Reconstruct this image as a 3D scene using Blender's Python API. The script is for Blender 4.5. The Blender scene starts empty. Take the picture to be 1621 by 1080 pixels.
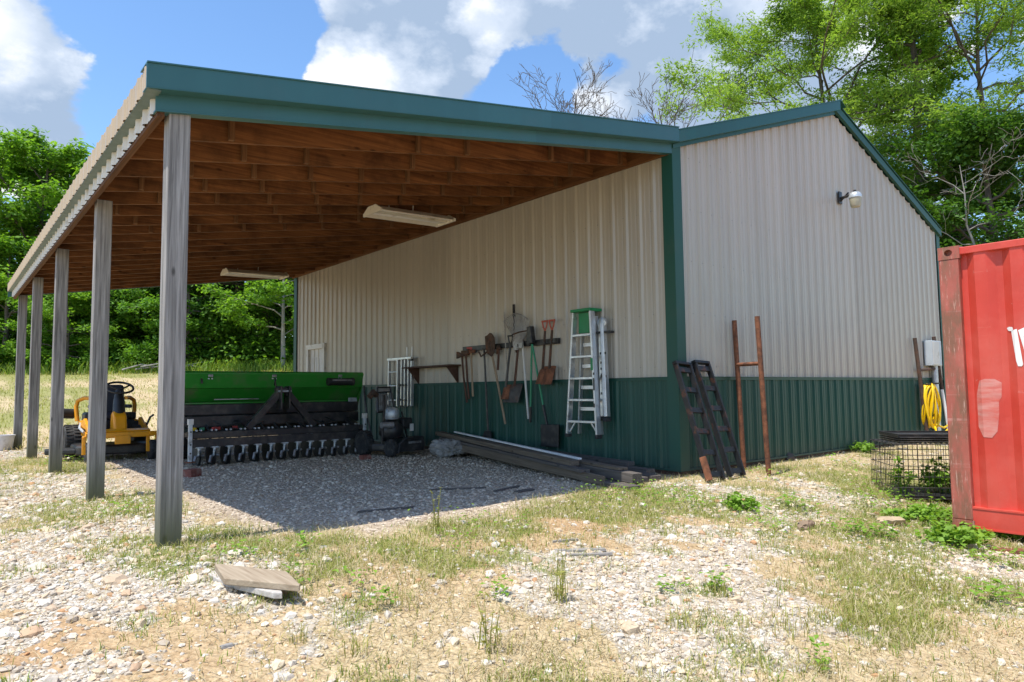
import bpy, math, random
import numpy as np
from mathutils import Vector, Matrix
R = math.radians
sc = bpy.context.scene
COL = sc.collection
# ------------------------------------------------------------------ camera
F_PX, YAW, PITCH, ROLL = 1100.4, 0.691125, 0.070258, -0.011661
CAM = np.array([-6.81785, -5.14516, 1.03791])
_fw = np.array([math.sin(YAW)*math.cos(PITCH), math.cos(YAW)*math.cos(PITCH), math.sin(PITCH)])
_r0 = np.array([math.cos(YAW), -math.sin(YAW), 0.0]); _u0 = np.cross(_r0, _fw)
_r = _r0*math.cos(ROLL) + _u0*math.sin(ROLL); _u = -_r0*math.sin(ROLL) + _u0*math.cos(ROLL)
cd = bpy.data.cameras.new('camera'); cam = bpy.data.objects.new('camera', cd); COL.objects.link(cam)
cd.sensor_width = 36.0; cd.lens = F_PX/1621*36.0; cd.clip_start = 0.05; cd.clip_end = 2000
cam.matrix_world = Matrix(((_r[0], _u[0], -_fw[0], CAM[0]), (_r[1], _u[1], -_fw[1], CAM[1]), (_r[2], _u[2], -_fw[2], CAM[2]), (0, 0, 0, 1)))
sc.camera = cam
def view_dir(px, py):
    d = _fw + _r*(px-810.5)/F_PX - _u*(py-540)/F_PX
    return d
def project(P):
    d = P - CAM; z = d @ _fw
    return 810.5 + F_PX*(d @ _r)/z, 540 - F_PX*(d @ _u)/z, z
# ------------------------------------------------------------------ world
SUN_EL, SUN_AZ = R(70.5), R(-92.0)     # azimuth measured from +Y towards +X
w = bpy.data.worlds.new('World'); sc.world = w; w.use_nodes = True
nt = w.node_tree; nt.nodes.clear()
def N(tree, typ, **kw):
    n = tree.nodes.new(typ)
    for k, v in kw.items():
        if k.startswith('i_'):
            key = k[2:]
            key = int(key) if key.isdigit() else key.replace('_', ' ')
            n.inputs[key].default_value = v
        else: setattr(n, k, v)
    return n
def L(tree, a, b): tree.links.new(a, b)
def math_node(t, op, a, b=None, clamp=False):
    n = t.nodes.new('ShaderNodeMath'); n.operation = op; n.use_clamp = clamp
    for i, v in enumerate((a, b)):
        if v is None: continue
        if isinstance(v, (int, float)): n.inputs[i].default_value = v
        else: t.links.new(v, n.inputs[i])
    return n.outputs[0]
def ramp(t, fac, stops, interp='LINEAR'):
    n = t.nodes.new('ShaderNodeValToRGB'); n.color_ramp.interpolation = interp
    el = n.color_ramp.elements
    while len(el) < len(stops): el.new(0.5)
    for e, (p, c) in zip(el, stops):
        e.position = p; e.color = c if len(c) == 4 else (*c, 1)
    t.links.new(fac, n.inputs[0]); return n.outputs[0]
def mixc(t, fac, a, b, mode='MIX'):
    n = t.nodes.new('ShaderNodeMix'); n.data_type = 'RGBA'; n.blend_type = mode
    for i, v in ((0, fac), (6, a), (7, b)):
        if isinstance(v, (int, float)): n.inputs[i].default_value = v
        elif isinstance(v, tuple): n.inputs[i].default_value = v if len(v) == 4 else (*v, 1)
        else: t.links.new(v, n.inputs[i])
    return n.outputs[2]
sky = N(nt, 'ShaderNodeTexSky', sky_type='NISHITA', sun_disc=False, sun_elevation=SUN_EL, sun_rotation=SUN_AZ % (2*math.pi), air_density=1.0, dust_density=0.6, ozone_density=2.2)
bg_sky = N(nt, 'ShaderNodeBackground', i_Strength=0.15)
sky_h = nt.nodes.new('ShaderNodeHueSaturation'); sky_h.inputs['Saturation'].default_value = 1.14; sky_h.inputs['Value'].default_value = 0.80
L(nt, sky.outputs[0], sky_h.inputs['Color']); L(nt, sky_h.outputs[0], bg_sky.inputs[0])
tc = N(nt, 'ShaderNodeTexCoord')
# clouds: fractal noise over the direction of view plus broad banks where the photograph has them
mp = N(nt, 'ShaderNodeMapping', vector_type='POINT'); mp.inputs['Scale'].default_value = (1, 1, 1.5)
L(nt, tc.outputs['Generated'], mp.inputs[0])
n1 = N(nt, 'ShaderNodeTexNoise', i_Scale=4.2, i_Detail=9.0, i_Roughness=0.58, i_Distortion=0.25); L(nt, mp.outputs[0], n1.inputs['Vector'])
n2 = N(nt, 'ShaderNodeTexNoise', i_Scale=2.3, i_Detail=5.0, i_Roughness=0.55); 
mp2 = N(nt, 'ShaderNodeMapping'); mp2.inputs['Location'].default_value = (3.1, 1.7, 0.4); L(nt, tc.outputs['Generated'], mp2.inputs[0]); L(nt, mp2.outputs[0], n2.inputs['Vector'])
n3 = N(nt, 'ShaderNodeTexNoise', i_Scale=11.0, i_Detail=8.0, i_Roughness=0.6); L(nt, mp.outputs[0], n3.inputs['Vector'])
dens = None
BANKS = [((35, 80), 0.13, 0.55), ((90, 175), 0.09, 0.45), ((540, 70), 0.11, 0.42), ((690, 100), 0.13, 0.42), ((880, 0), 0.18, 0.33), ((1010, 60), 0.12, 0.22), ((1180, 60), 0.18, 0.40), ((1400, 180), 0.3, 0.30), ((590, 190), 0.12, 0.35), ((900, 185), 0.06, 0.22),
         ((310, 80), 0.15, -0.42), ((240, 190), 0.12, -0.50), ((410, 20), 0.07, -0.40), ((835, 130), 0.06, -0.55), ((960, 140), 0.08, -0.34), ((1050, 0), 0.05, -0.25), ((1560, 30), 0.08, -0.2)]
for (px, py), rad, amt in BANKS:
    d = view_dir(px, py); d = d/np.linalg.norm(d)
    vm = N(nt, 'ShaderNodeVectorMath', operation='DISTANCE'); L(nt, tc.outputs['Generated'], vm.inputs[0]); vm.inputs[1].default_value = tuple(d)
    g = N(nt, 'ShaderNodeMapRange', interpolation_type='SMOOTHSTEP'); g.inputs[1].default_value = 0; g.inputs[2].default_value = rad*1.6; g.inputs[3].default_value = amt; g.inputs[4].default_value = 0
    L(nt, vm.outputs['Value'], g.inputs[0])
    dens = g.outputs[0] if dens is None else math_node(nt, 'ADD', dens, g.outputs[0])
vb = N(nt, 'ShaderNodeTexVoronoi', feature='SMOOTH_F1', i_Scale=9.0); vb.inputs['Smoothness'].default_value = 0.35
warp = N(nt, 'ShaderNodeVectorMath', operation='ADD'); wsc = N(nt, 'ShaderNodeVectorMath', operation='SCALE'); wsc.inputs['Scale'].default_value = 0.16; L(nt, n3.outputs['Color'], wsc.inputs[0]); L(nt, mp.outputs[0], warp.inputs[0]); L(nt, wsc.outputs[0], warp.inputs[1]); L(nt, warp.outputs[0], vb.inputs['Vector'])
bil = math_node(nt, 'MULTIPLY', math_node(nt, 'SUBTRACT', 0.5, vb.outputs['Distance']), 0.55)
tot = math_node(nt, 'ADD', math_node(nt, 'ADD', math_node(nt, 'MULTIPLY', n1.outputs[0], 1.15), bil), dens)
mask = N(nt, 'ShaderNodeMapRange', interpolation_type='SMOOTHSTEP'); mask.inputs[1].default_value = 0.78; mask.inputs[2].default_value = 0.90; L(nt, tot, mask.inputs[0])
shade = math_node(nt, 'ADD', math_node(nt, 'MULTIPLY', n2.outputs[0], 1.0), math_node(nt, 'ADD', math_node(nt, 'MULTIPLY', bil, 0.9), math_node(nt, 'MULTIPLY', n3.outputs[0], 0.25)))
ccol = ramp(nt, shade, [(0.50, (0.36, 0.47, 0.64)), (0.64, (0.62, 0.71, 0.85)), (0.77, (0.97, 0.98, 1.0)), (1.0, (1.0, 1.0, 1.0))])
bg_cl = N(nt, 'ShaderNodeBackground', i_Strength=0.56); L(nt, ccol, bg_cl.inputs[0])
mx = N(nt, 'ShaderNodeMixShader'); L(nt, mask.outputs[0], mx.inputs[0]); L(nt, bg_sky.outputs[0], mx.inputs[1]); L(nt, bg_cl.outputs[0], mx.inputs[2])
wo = N(nt, 'ShaderNodeOutputWorld'); L(nt, mx.outputs[0], wo.inputs[0])
# ------------------------------------------------------------------ sun, exposure
sl = bpy.data.lights.new('sun', 'SUN'); sl.energy = 2.9; sl.angle = R(0.5); sl.color = (1.0, 0.955, 0.88)
sun = bpy.data.objects.new('sun', sl); COL.objects.link(sun)
sd = Vector((math.sin(SUN_AZ)*math.cos(SUN_EL), math.cos(SUN_AZ)*math.cos(SUN_EL), math.sin(SUN_EL)))
sun.rotation_euler = sd.to_track_quat('Z', 'Y').to_euler(); sun.location = (-20, 0, 40)
sc.view_settings.view_transform = 'Standard'; sc.view_settings.look = 'None'; sc.view_settings.exposure = 1.08; sc.view_settings.gamma = 1
sc.render.engine = 'CYCLES'; sc.cycles.max_bounces = 8; sc.cycles.diffuse_bounces = 5; sc.cycles.transparent_max_bounces = 8
sc.cycles.use_denoising = True
# ------------------------------------------------------------------ dimensions, terrain
W, LEN, WALL_H, WC = 8.474, 11.514, 3.936, 5.566
POST_Y = [0.0, 2.829, 5.851, 8.772, 11.419]
WAINSCOT = 1.156
RZ0, RK = 3.906, 0.16                      # underside of the carport rafters: z = RZ0 + RK*x
rng = np.random.default_rng(7)
random.seed(7)
def _hash(ix, iy, s):
    h = np.sin(ix*127.1 + iy*311.7 + s*74.7)*43758.5453
    return h - np.floor(h)
def vnoise(x, y, s=0):
    ix, iy = np.floor(x), np.floor(y); fx, fy = x-ix, y-iy
    fx = fx*fx*(3-2*fx); fy = fy*fy*(3-2*fy)
    return (_hash(ix, iy, s)*(1-fx)+_hash(ix+1, iy, s)*fx)*(1-fy) + (_hash(ix, iy+1, s)*(1-fx)+_hash(ix+1, iy+1, s)*fx)*fy
def fbm(x, y, s=0, o=4):
    t, a, n = 0, 0.5, 0
    for i in range(o):
        t = t + a*vnoise(x*2**i, y*2**i, s+i); n += a; a *= 0.55
    return t/n
def sstep(a, b, x):
    t = np.clip((x-a)/(b-a), 0, 1); return t*t*(3-2*t)
def gz(x, y):
    x = np.asarray(x, float); y = np.asarray(y, float)
    z = -0.40*sstep(0.0, 5.6, -y) - 0.10*sstep(-3.5, 1.0, x)*sstep(0.3, 2.2, -y)
    d = (x-CAM[0])*0.637 + (y-CAM[1])*0.771
    z = z + 0.086*np.clip(d-17.0, 0, 60) * sstep(15, 24, d)
    amp = 0.02 + 0.10*sstep(20, 40, d)
    under = sstep(-5.4, -4.6, x)*sstep(0.0, 0.6, y)*sstep(11.5, 10.5, y)
    amp = amp*(1-0.6*under)
    z = z + amp*(fbm(x*0.9+7, y*0.9, 3)-0.5)*1.6 + 0.012*(fbm(x*6, y*6, 5, 3)-0.5)*(1-0.6*under)
    return z
def on_ground(px, py):
    d = view_dir(px, py); t = 1.0; z = -0.1
    for _ in range(8):
        t = (z-CAM[2])/d[2]; P = CAM + d*t; z = float(gz(P[0], P[1]))
    return float(P[0]), float(P[1]), z
# ------------------------------------------------------------------ object helpers
def tag(o, label=None, cat=None, group=None, kind=None):
    if label: o['label'] = label
    if cat: o['category'] = cat
    if group: o['group'] = group
    if kind: o['kind'] = kind
    return o
def thing(name, label, cat, loc=(0, 0, 0), rz=0.0, group=None):
    o = bpy.data.objects.new(name, None); COL.objects.link(o); o.empty_display_size = 0.1
    o.location = loc; o.rotation_euler = (0, 0, rz)
    return tag(o, label, cat, group)
class MB:
    """collects simple solids and links them as one mesh object"""
    def __init__(s): s.v = []; s.f = []
    def add(s, vs, fs):
        b = len(s.v); s.v += [tuple(map(float, q)) for q in vs]; s.f += [tuple(b+i for i in q) for q in fs]; return s
    def box(s, c, d, rot=None):
        hx, hy, hz = d[0]/2, d[1]/2, d[2]/2
        P = [Vector((x, y, z)) for x in (-hx, hx) for y in (-hy, hy) for z in (-hz, hz)]
        if rot is not None:
            M = rot if isinstance(rot, Matrix) else Matrix.Rotation(rot[2], 3, 'Z') @ Matrix.Rotation(rot[1], 3, 'Y') @ Matrix.Rotation(rot[0], 3, 'X')
            P = [M @ q for q in P]
        c = Vector(c)
        return s.add([q+c for q in P], [(0, 1, 3, 2), (4, 6, 7, 5), (0, 4, 5, 1), (2, 3, 7, 6), (0, 2, 6, 4), (1, 5, 7, 3)])
    def b2(s, a, b):
        return s.box([(a[i]+b[i])/2 for i in range(3)], [abs(b[i]-a[i]) for i in range(3)])
    def bar(s, p0, p1, w, h, up=(0, 0, 1), w1=None, h1=None):
        p0, p1 = Vector(p0), Vector(p1); z = (p1-p0).normalized(); u = Vector(up)
        if abs(z.dot(u)) > 0.98: u = Vector((1, 0, 0))
        x = z.cross(u).normalized(); y = x.cross(z).normalized()
        w1 = w if w1 is None else w1; h1 = h if h1 is None else h1
        vs = [p+x*a*ww/2+y*b*hh/2 for p, ww, hh in ((p0, w, h), (p1, w1, h1)) for a, b in ((-1, -1), (1, -1), (1, 1), (-1, 1))]
        return s.add(vs, [(3, 2, 1, 0), (4, 5, 6, 7), (0, 1, 5, 4), (1, 2, 6, 5), (2, 3, 7, 6), (3, 0, 4, 7)])
    def path(s, pts, r, n=8, closed=False, caps=True):
        pts = [Vector(q) for q in pts]; m = len(pts)
        rr = list(r) if hasattr(r, '__len__') else [r]*m
        vs = []; prev = None
        for i, q in enumerate(pts):
            if closed: t = (pts[(i+1) % m]-pts[i-1])
            else: t = pts[min(i+1, m-1)]-pts[max(i-1, 0)]
            t = t.normalized() if t.length > 1e-9 else Vector((0, 0, 1))
            if prev is None:
                u = Vector((0, 0, 1)) if abs(t.z) < 0.9 else Vector((1, 0, 0))
                x = t.cross(u).normalized()
            else:
                x = (prev - t*prev.dot(t)); x = x.normalized() if x.length > 1e-6 else t.orthogonal().normalized()
            prev = x; y = t.cross(x)
            for k in range(n):
                a = 2*math.pi*k/n; vs.append(q + (x*math.cos(a)+y*math.sin(a))*rr[i])
        fs = []
        for i in range(m if closed else m-1):
            j = (i+1) % m
            for k in range(n): fs.append((i*n+k, i*n+(k+1) % n, j*n+(k+1) % n, j*n+k))
        if caps and not closed: fs += [tuple(range(n-1, -1, -1)), tuple((m-1)*n+k for k in range(n))]
        return s.add(vs, fs)
    def tube(s, p0, p1, r, n=10, r1=None): return s.path([p0, p1], [r, r if r1 is None else r1], n)
    def lathe(s, prof, c=(0, 0, 0), axis='Z', n=24):
        vs = []; m = len(prof)
        for r, h in prof:
            for k in range(n):
                a = 2*math.pi*k/n; x, y = r*math.cos(a), r*math.sin(a)
                q = {'Z': (x, y, h), 'X': (h, x, y), 'Y': (x, h, y)}[axis]
                vs.append((q[0]+c[0], q[1]+c[1], q[2]+c[2]))
        fs = [(i*n+k, i*n+(k+1) % n, (i+1)*n+(k+1) % n, (i+1)*n+k) for i in range(m-1) for k in range(n)]
        fs += [tuple(range(n-1, -1, -1)), tuple((m-1)*n+k for k in range(n))]
        return s.add(vs, fs)
    def prism(s, poly, a, b, axis='Y'):
        """polygon in the plane across axis, pulled from a to b"""
        n = len(poly); mk = {'X': lambda u, v, t: (t, u, v), 'Y': lambda u, v, t: (u, t, v), 'Z': lambda u, v, t: (u, v, t)}[axis]
        vs = [mk(u, v, a) for u, v in poly]+[mk(u, v, b) for u, v in poly]
        return s.add(vs, [tuple(range(n-1, -1, -1)), tuple(range(n, 2*n))]+[(i, (i+1) % n, n+(i+1) % n, n+i) for i in range(n)])
    def move(s, off): s.v = [(a+off[0], b+off[1], c+off[2]) for a, b, c in s.v]; return s
    def spin(s, rz, about=(0, 0, 0)):
        c, q = math.cos(rz), math.sin(rz)
        s.v = [(about[0]+(a-about[0])*c-(b-about[1])*q, about[1]+(a-about[0])*q+(b-about[1])*c, z) for a, b, z in s.v]; return s
    def build(s, name, m, parent=None, bevel=0.0, smooth=False, local=False, seg=2):
        me = bpy.data.meshes.new(name)
        off = (0, 0, 0) if (parent is None or local) else tuple(_wloc(parent))
        me.from_pydata([(a-off[0], b-off[1], c-off[2]) for a, b, c in s.v], [], s.f)
        import bmesh
        bm = bmesh.new(); bm.from_mesh(me); bmesh.ops.recalc_face_normals(bm, faces=bm.faces); bm.to_mesh(me); bm.free()
        if smooth:
            me.shade_smooth() if hasattr(me, 'shade_smooth') else None
        me.materials.append(m)
        o = bpy.data.objects.new(name, me); COL.objects.link(o); o.parent = parent
        if smooth:
            md = o.modifiers.new('split', 'EDGE_SPLIT'); md.split_angle = R(40)
        if bevel:
            md = o.modifiers.new('bevel', 'BEVEL'); md.width = bevel; md.segments = seg; md.limit_method = 'ANGLE'; md.angle_limit = R(35)
        return o
def _wloc(o):
    p = Vector((0, 0, 0))
    while o is not None: p += o.location; o = o.parent
    return p
def raw_mesh(name, verts, faces_flat, nper, m, parent=None, smooth=False):
    """fast mesh from numpy; all faces have nper corners"""
    me = bpy.data.meshes.new(name); nv = len(verts); nf = len(faces_flat)//nper
    me.vertices.add(nv); me.vertices.foreach_set('co', np.ascontiguousarray(verts, dtype=np.float32).ravel())
    me.loops.add(nf*nper); me.loops.foreach_set('vertex_index', np.ascontiguousarray(faces_flat, dtype=np.int32).ravel())
    me.polygons.add(nf); me.polygons.foreach_set('loop_start', np.arange(0, nf*nper, nper, dtype=np.int32))
    me.polygons.foreach_set('use_smooth', np.full(nf, smooth, dtype=bool))
    me.update(calc_edges=True); me.validate()
    me.materials.append(m)
    o = bpy.data.objects.new(name, me); COL.objects.link(o); o.parent = parent
    return o
# ------------------------------------------------------------------ materials
def new_mat(name):
    m = bpy.data.materials.new(name); m.use_nodes = True; t = m.node_tree
    b = t.nodes['Principled BSDF']; return m, t, b
def noise(t, vec, scale, detail=4, rough=0.55, dist=0.0):
    n = N(t, 'ShaderNodeTexNoise', i_Scale=scale, i_Detail=detail, i_Roughness=rough, i_Distortion=dist)
    if vec is not None: L(t, vec, n.inputs['Vector'])
    return n.outputs[0]
def stretched(t, s, coord='Object'):
    c = N(t, 'ShaderNodeTexCoord'); m = N(t, 'ShaderNodeMapping'); m.inputs['Scale'].default_value = s
    L(t, c.outputs[coord], m.inputs[0]); return m.outputs[0]
def bump(t, b, h, strength=0.3, dist=0.01):
    n = N(t, 'ShaderNodeBump', i_Strength=strength, i_Distance=dist); L(t, h, n.inputs['Height']); L(t, n.outputs[0], b.inputs['Normal'])
def plain(name, col, rough=0.55, metal=0.0, var=0.18, scale=6.0, dirt=None, dirt_amt=0.35, bmp=0.0, spec=0.5, bscale=60, stretch=(1, 1, 1)):
    m, t, b = new_mat(name)
    v = stretched(t, stretch)
    f = noise(t, v, scale, 6)
    lo = tuple(c*(1-var) for c in col); hi = tuple(min(1, c*(1+var)) for c in col)
    c = ramp(t, f, [(0.3, lo), (0.7, hi)])
    if dirt:
        g = noise(t, v, scale*0.55+1.3, 8, 0.65)
        k = ramp(t, g, [(0.62-dirt_amt*0.35, (0, 0, 0)), (0.78-dirt_amt*0.2, (1, 1, 1))])
        c = mixc(t, k, c, dirt)
    L(t, c, b.inputs['Base Color']); b.inputs['Metallic'].default_value = metal
    rr = ramp(t, noise(t, v, scale*3, 4), [(0.3, (rough*0.8,)*3), (0.7, (min(1, rough*1.2),)*3)]); L(t, rr, b.inputs['Roughness'])
    b.inputs['Specular IOR Level'].default_value = spec
    if bmp: bump(t, b, noise(t, v, bscale, 5), bmp)
    return m
def wood(name, c1, c2, along, rough=0.8, knots=True, bmp=0.4, grain=60, stain=None, mildew=None):
    m, t, b = new_mat(name)
    info = N(t, 'ShaderNodeNewGeometry')
    s = [grain, grain, grain]; s['XYZ'.index(along)] = grain*0.035
    v = stretched(t, tuple(s))
    add = N(t, 'ShaderNodeVectorMath', operation='ADD'); L(t, v, add.inputs[0])
    sv = N(t, 'ShaderNodeVectorMath', operation='SCALE'); sv.inputs[0].default_value = (31, 17, 23); L(t, info.outputs['Random Per Island'], sv.inputs['Scale']); L(t, sv.outputs[0], add.inputs[1])
    f = noise(t, add.outputs[0], 1.0, 6, 0.6, 0.6)
    c = ramp(t, f, [(0.28, c1), (0.52, tuple((a+q)/2 for a, q in zip(c1, c2))), (0.75, c2)])
    isl = ramp(t, info.outputs['Random Per Island'], [(0, (0.58,)*3), (1, (1.25,)*3)])
    c = mixc(t, 1.0, c, isl, 'MULTIPLY')
    if knots:
        k = N(t, 'ShaderNodeTexVoronoi', i_Scale=1.0); s2 = [7, 7, 7]; s2['XYZ'.index(along)] = 3.0
        L(t, stretched(t, tuple(s2)), k.inputs['Vector'])
        kk = ramp(t, k.outputs['Distance'], [(0.05, (1, 1, 1)), (0.13, (0, 0, 0))])
        c = mixc(t, math_node(t, 'MULTIPLY', kk, 0.75), c, tuple(a*0.3 for a in c1))
    if stain:
        g = noise(t, stretched(t, (1.1, 1.1, 1.1)), 2.2, 7, 0.65)
        c = mixc(t, ramp(t, g, [(0.45, (0, 0, 0)), (0.7, (0.8,)*3)]), c, stain)
    if mildew:
        sz = N(t, 'ShaderNodeSeparateXYZ'); L(t, N(t, 'ShaderNodeTexCoord').outputs['Object'], sz.inputs[0])
        lo = N(t, 'ShaderNodeMapRange', i_1=0.05, i_2=0.5, i_3=1.0, i_4=0.0); L(t, sz.outputs[2], lo.inputs[0])
        c = mixc(t, math_node(t, 'MULTIPLY', lo.outputs[0], math_node(t, 'ADD', f, 0.25), True), c, mildew)
    L(t, c, b.inputs['Base Color']); b.inputs['Roughness'].default_value = rough; b.inputs['Specular IOR Level'].default_value = 0.25
    bump(t, b, f, bmp, 0.004)
    return m
def leaf_mat(name, c1, c2, trans=0.45):
    m, t, b = new_mat(name)
    g = N(t, 'ShaderNodeNewGeometry')
    big = noise(t, stretched(t, (1, 1, 1)), 0.55, 3)
    f = math_node(t, 'ADD', math_node(t, 'MULTIPLY', g.outputs['Random Per Island'], 0.55), math_node(t, 'MULTIPLY', big, 0.5))
    c = ramp(t, f, [(0.15, c1), (0.85, c2)])
    L(t, c, b.inputs['Base Color']); b.inputs['Roughness'].default_value = 0.55; b.inputs['Specular IOR Level'].default_value = 0.35
    tr = N(t, 'ShaderNodeBsdfTranslucent')
    tcol = mixc(t, 1.0, c, (1.25, 1.25, 0.55), 'MULTIPLY'); L(t, tcol, tr.inputs[0])
    ms = N(t, 'ShaderNodeMixShader', i_0=trans); out = t.nodes['Material Output']
    L(t, b.outputs[0], ms.inputs[1]); L(t, tr.outputs[0], ms.inputs[2]); L(t, ms.outputs[0], out.inputs[0])
    return m
def sheet(name, col, dirt, dirt_z=0.25, rough=0.42, var=0.05):
    """painted steel siding: streaky tone, grime rising from the bottom edge"""
    m, t, b = new_mat(name)
    v = stretched(t, (2.2, 2.2, 0.16)); f = noise(t, v, 2.0, 5)
    c = ramp(t, f, [(0.3, tuple(a*(1-var) for a in col)), (0.7, tuple(min(1, a*(1+var)) for a in col))])
    f2 = noise(t, stretched(t, (1, 1, 1)), 1.6, 8, 0.65)
    c = mixc(t, ramp(t, f2, [(0.55, (0, 0, 0)), (0.8, (0.25,)*3)]), c, dirt)
    sx = N(t, 'ShaderNodeSeparateXYZ'); tcn = N(t, 'ShaderNodeTexCoord'); L(t, tcn.outputs['Object'], sx.inputs[0])
    cell = math_node(t, 'FLOOR', math_node(t, 'DIVIDE', math_node(t, 'ADD', math_node(t, 'ADD', sx.outputs[0], sx.outputs[1]), 40.0), 0.9144))
    wn = N(t, 'ShaderNodeTexWhiteNoise', noise_dimensions='1D'); L(t, cell, wn.inputs['W'])
    c = mixc(t, 1.0, c, ramp(t, wn.outputs['Value'], [(0, (0.90,)*3), (1, (1.06,)*3)]), 'MULTIPLY')
    low = N(t, 'ShaderNodeMapRange', i_1=0.0, i_2=dirt_z, i_3=0.75, i_4=0.0); L(t, sx.outputs[2], low.inputs[0])
    f3 = noise(t, stretched(t, (6, 6, 2)), 2.0, 6)
    c = mixc(t, math_node(t, 'MULTIPLY', low.outputs[0], f3, True), c, dirt)
    L(t, c, b.inputs['Base Color']); b.inputs['Roughness'].default_value = rough; b.inputs['Specular IOR Level'].default_value = 0.45
    bump(t, b, noise(t, stretched(t, (1, 1, 0.5)), 3.0, 3), 0.10, 0.01)
    return m
M = {}
M['beige'] = sheet('beige_siding', (0.475, 0.43, 0.36), (0.30, 0.255, 0.20), 0.1, 0.34)
M['green'] = sheet('green_siding', (0.009, 0.070, 0.050), (0.075, 0.085, 0.06), 0.30, 0.5)
M['trim'] = sheet('green_trim', (0.014, 0.085, 0.070), (0.06, 0.09, 0.08), 0.1, 0.38)
M['rake'] = sheet('teal_trim', (0.038, 0.125, 0.132), (0.08, 0.12, 0.13), 0.1, 0.36)
M['roof'] = plain('roof_steel', (0.44, 0.34, 0.22), 0.45, 0.0, 0.08, 3)
M['white_sheet'] = plain('pale_sheet', (0.62, 0.60, 0.56), 0.5, 0, 0.08, 5, (0.3, 0.26, 0.2), 0.2)
M['post'] = wood('weathered_post', (0.11, 0.105, 0.10), (0.53, 0.51, 0.49), 'Z', 0.9, True, 1.0, 42, None, (0.09, 0.095, 0.03))
M['post_foot'] = M['post']
M['joist'] = wood('brown_joist', (0.085, 0.033, 0.012), (0.32, 0.135, 0.048), 'X', 0.72, True, 0.3, 30, (0.05, 0.02, 0.008))
M['soffit'] = plain('grey_green_soffit', (0.11, 0.155, 0.14), 0.5, 0, 0.08, 4)
M['cleat'] = wood('cleat_wood', (0.09, 0.04, 0.017), (0.27, 0.14, 0.065), 'Z', 0.8, False, 0.3, 34)
M['joist_y'] = wood('brown_blocking', (0.075, 0.03, 0.011), (0.24, 0.105, 0.038), 'Y', 0.75, False, 0.3, 34)
M['deck'] = wood('brown_deck', (0.055, 0.022, 0.009), (0.16, 0.07, 0.026), 'Y', 0.75, False, 0.3, 30)
M['lumber'] = wood('grey_lumber', (0.07, 0.062, 0.055), (0.23, 0.20, 0.175), 'Y', 0.9, True, 0.6, 50)
M['lumber_tan'] = wood('tan_lumber', (0.11, 0.085, 0.06), (0.30, 0.24, 0.18), 'Y', 0.85, True, 0.5, 50)
M['pale_wood'] = wood('pale_wood', (0.32, 0.24, 0.16), (0.58, 0.48, 0.35), 'Y', 0.85, True, 0.4, 45)
M['grey_wood'] = wood('bleached_wood', (0.28, 0.25, 0.22), (0.50, 0.47, 0.43), 'X', 0.9, False, 0.4, 45)
M['handle'] = wood('tool_handle', (0.22, 0.15, 0.09), (0.42, 0.33, 0.23), 'Z', 0.7, False, 0.15, 60)
M['dark_handle'] = wood('brown_handle', (0.05, 0.025, 0.018), (0.14, 0.075, 0.05), 'Z', 0.7, False, 0.15, 60)
M['alu'] = plain('aluminium', (0.62, 0.64, 0.66), 0.38, 0.75, 0.1, 9, (0.3, 0.3, 0.3), 0.15)
M['black'] = plain('black_paint', (0.018, 0.018, 0.02), 0.4, 0, 0.3, 9, (0.075, 0.066, 0.056), 0.45)
M['black_ramp'] = plain('worn_black_paint', (0.012, 0.0125, 0.0135), 0.5, 0, 0.3, 14, (0.10, 0.035, 0.015), 0.2, spec=0.3)
M['dark_steel'] = plain('dark_steel', (0.075, 0.068, 0.062), 0.6, 0.3, 0.3, 9, (0.17, 0.09, 0.06), 0.3)
M['rust'] = plain('rusty_steel', (0.20, 0.075, 0.035), 0.85, 0.0, 0.4, 16, (0.07, 0.03, 0.018), 0.5, 0.3)
M['dark_rust'] = plain('dark_rust', (0.075, 0.045, 0.03), 0.85, 0, 0.4, 14, (0.16, 0.06, 0.03), 0.3, 0.3)
M['rubber'] = plain('rubber', (0.022, 0.022, 0.023), 0.8, 0, 0.25, 20, (0.09, 0.08, 0.065), 0.35, 0.3)
M['steel'] = plain('bare_steel', (0.36, 0.36, 0.36), 0.5, 0.6, 0.2, 14, (0.14, 0.10, 0.07), 0.3)
M['zinc'] = plain('zinc', (0.52, 0.56, 0.58), 0.45, 0.5, 0.15, 12, (0.2, 0.18, 0.15), 0.2)
M['yellow'] = plain('mower_yellow', (0.82, 0.33, 0.006), 0.35, 0, 0.08, 5, (0.28, 0.16, 0.05), 0.12)
M['drill_green'] = plain('implement_green', (0.026, 0.235, 0.026), 0.38, 0, 0.12, 3, (0.10, 0.16, 0.07), 0.3)
M['plastic'] = plain('black_plastic', (0.02, 0.021, 0.022), 0.5, 0, 0.2, 12, (0.06, 0.055, 0.05), 0.2)
M['seat'] = plain('seat_vinyl', (0.025, 0.028, 0.04), 0.5, 0, 0.15, 10, None, 0, 0.2, bscale=120)
M['fixture'] = plain('fixture_enamel', (0.72, 0.66, 0.55), 0.45, 0, 0.06, 6, (0.4, 0.32, 0.22), 0.15)
M['green_plastic'] = plain('green_plastic', (0.01, 0.22, 0.075), 0.4, 0, 0.1, 8)
M['green_handle'] = plain('green_handle', (0.03, 0.24, 0.12), 0.45, 0, 0.12, 8)
M['red_paint'] = plain('red_paint', (0.42, 0.035, 0.03), 0.5, 0, 0.15, 10, (0.15, 0.06, 0.05), 0.25)
M['orange_paint'] = plain('orange_paint', (0.46, 0.10, 0.06), 0.5, 0, 0.15, 10)
M['brick'] = plain('red_brick', (0.22, 0.07, 0.05), 0.9, 0, 0.25, 14, (0.28, 0.2, 0.16), 0.3, 0.4)
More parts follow.
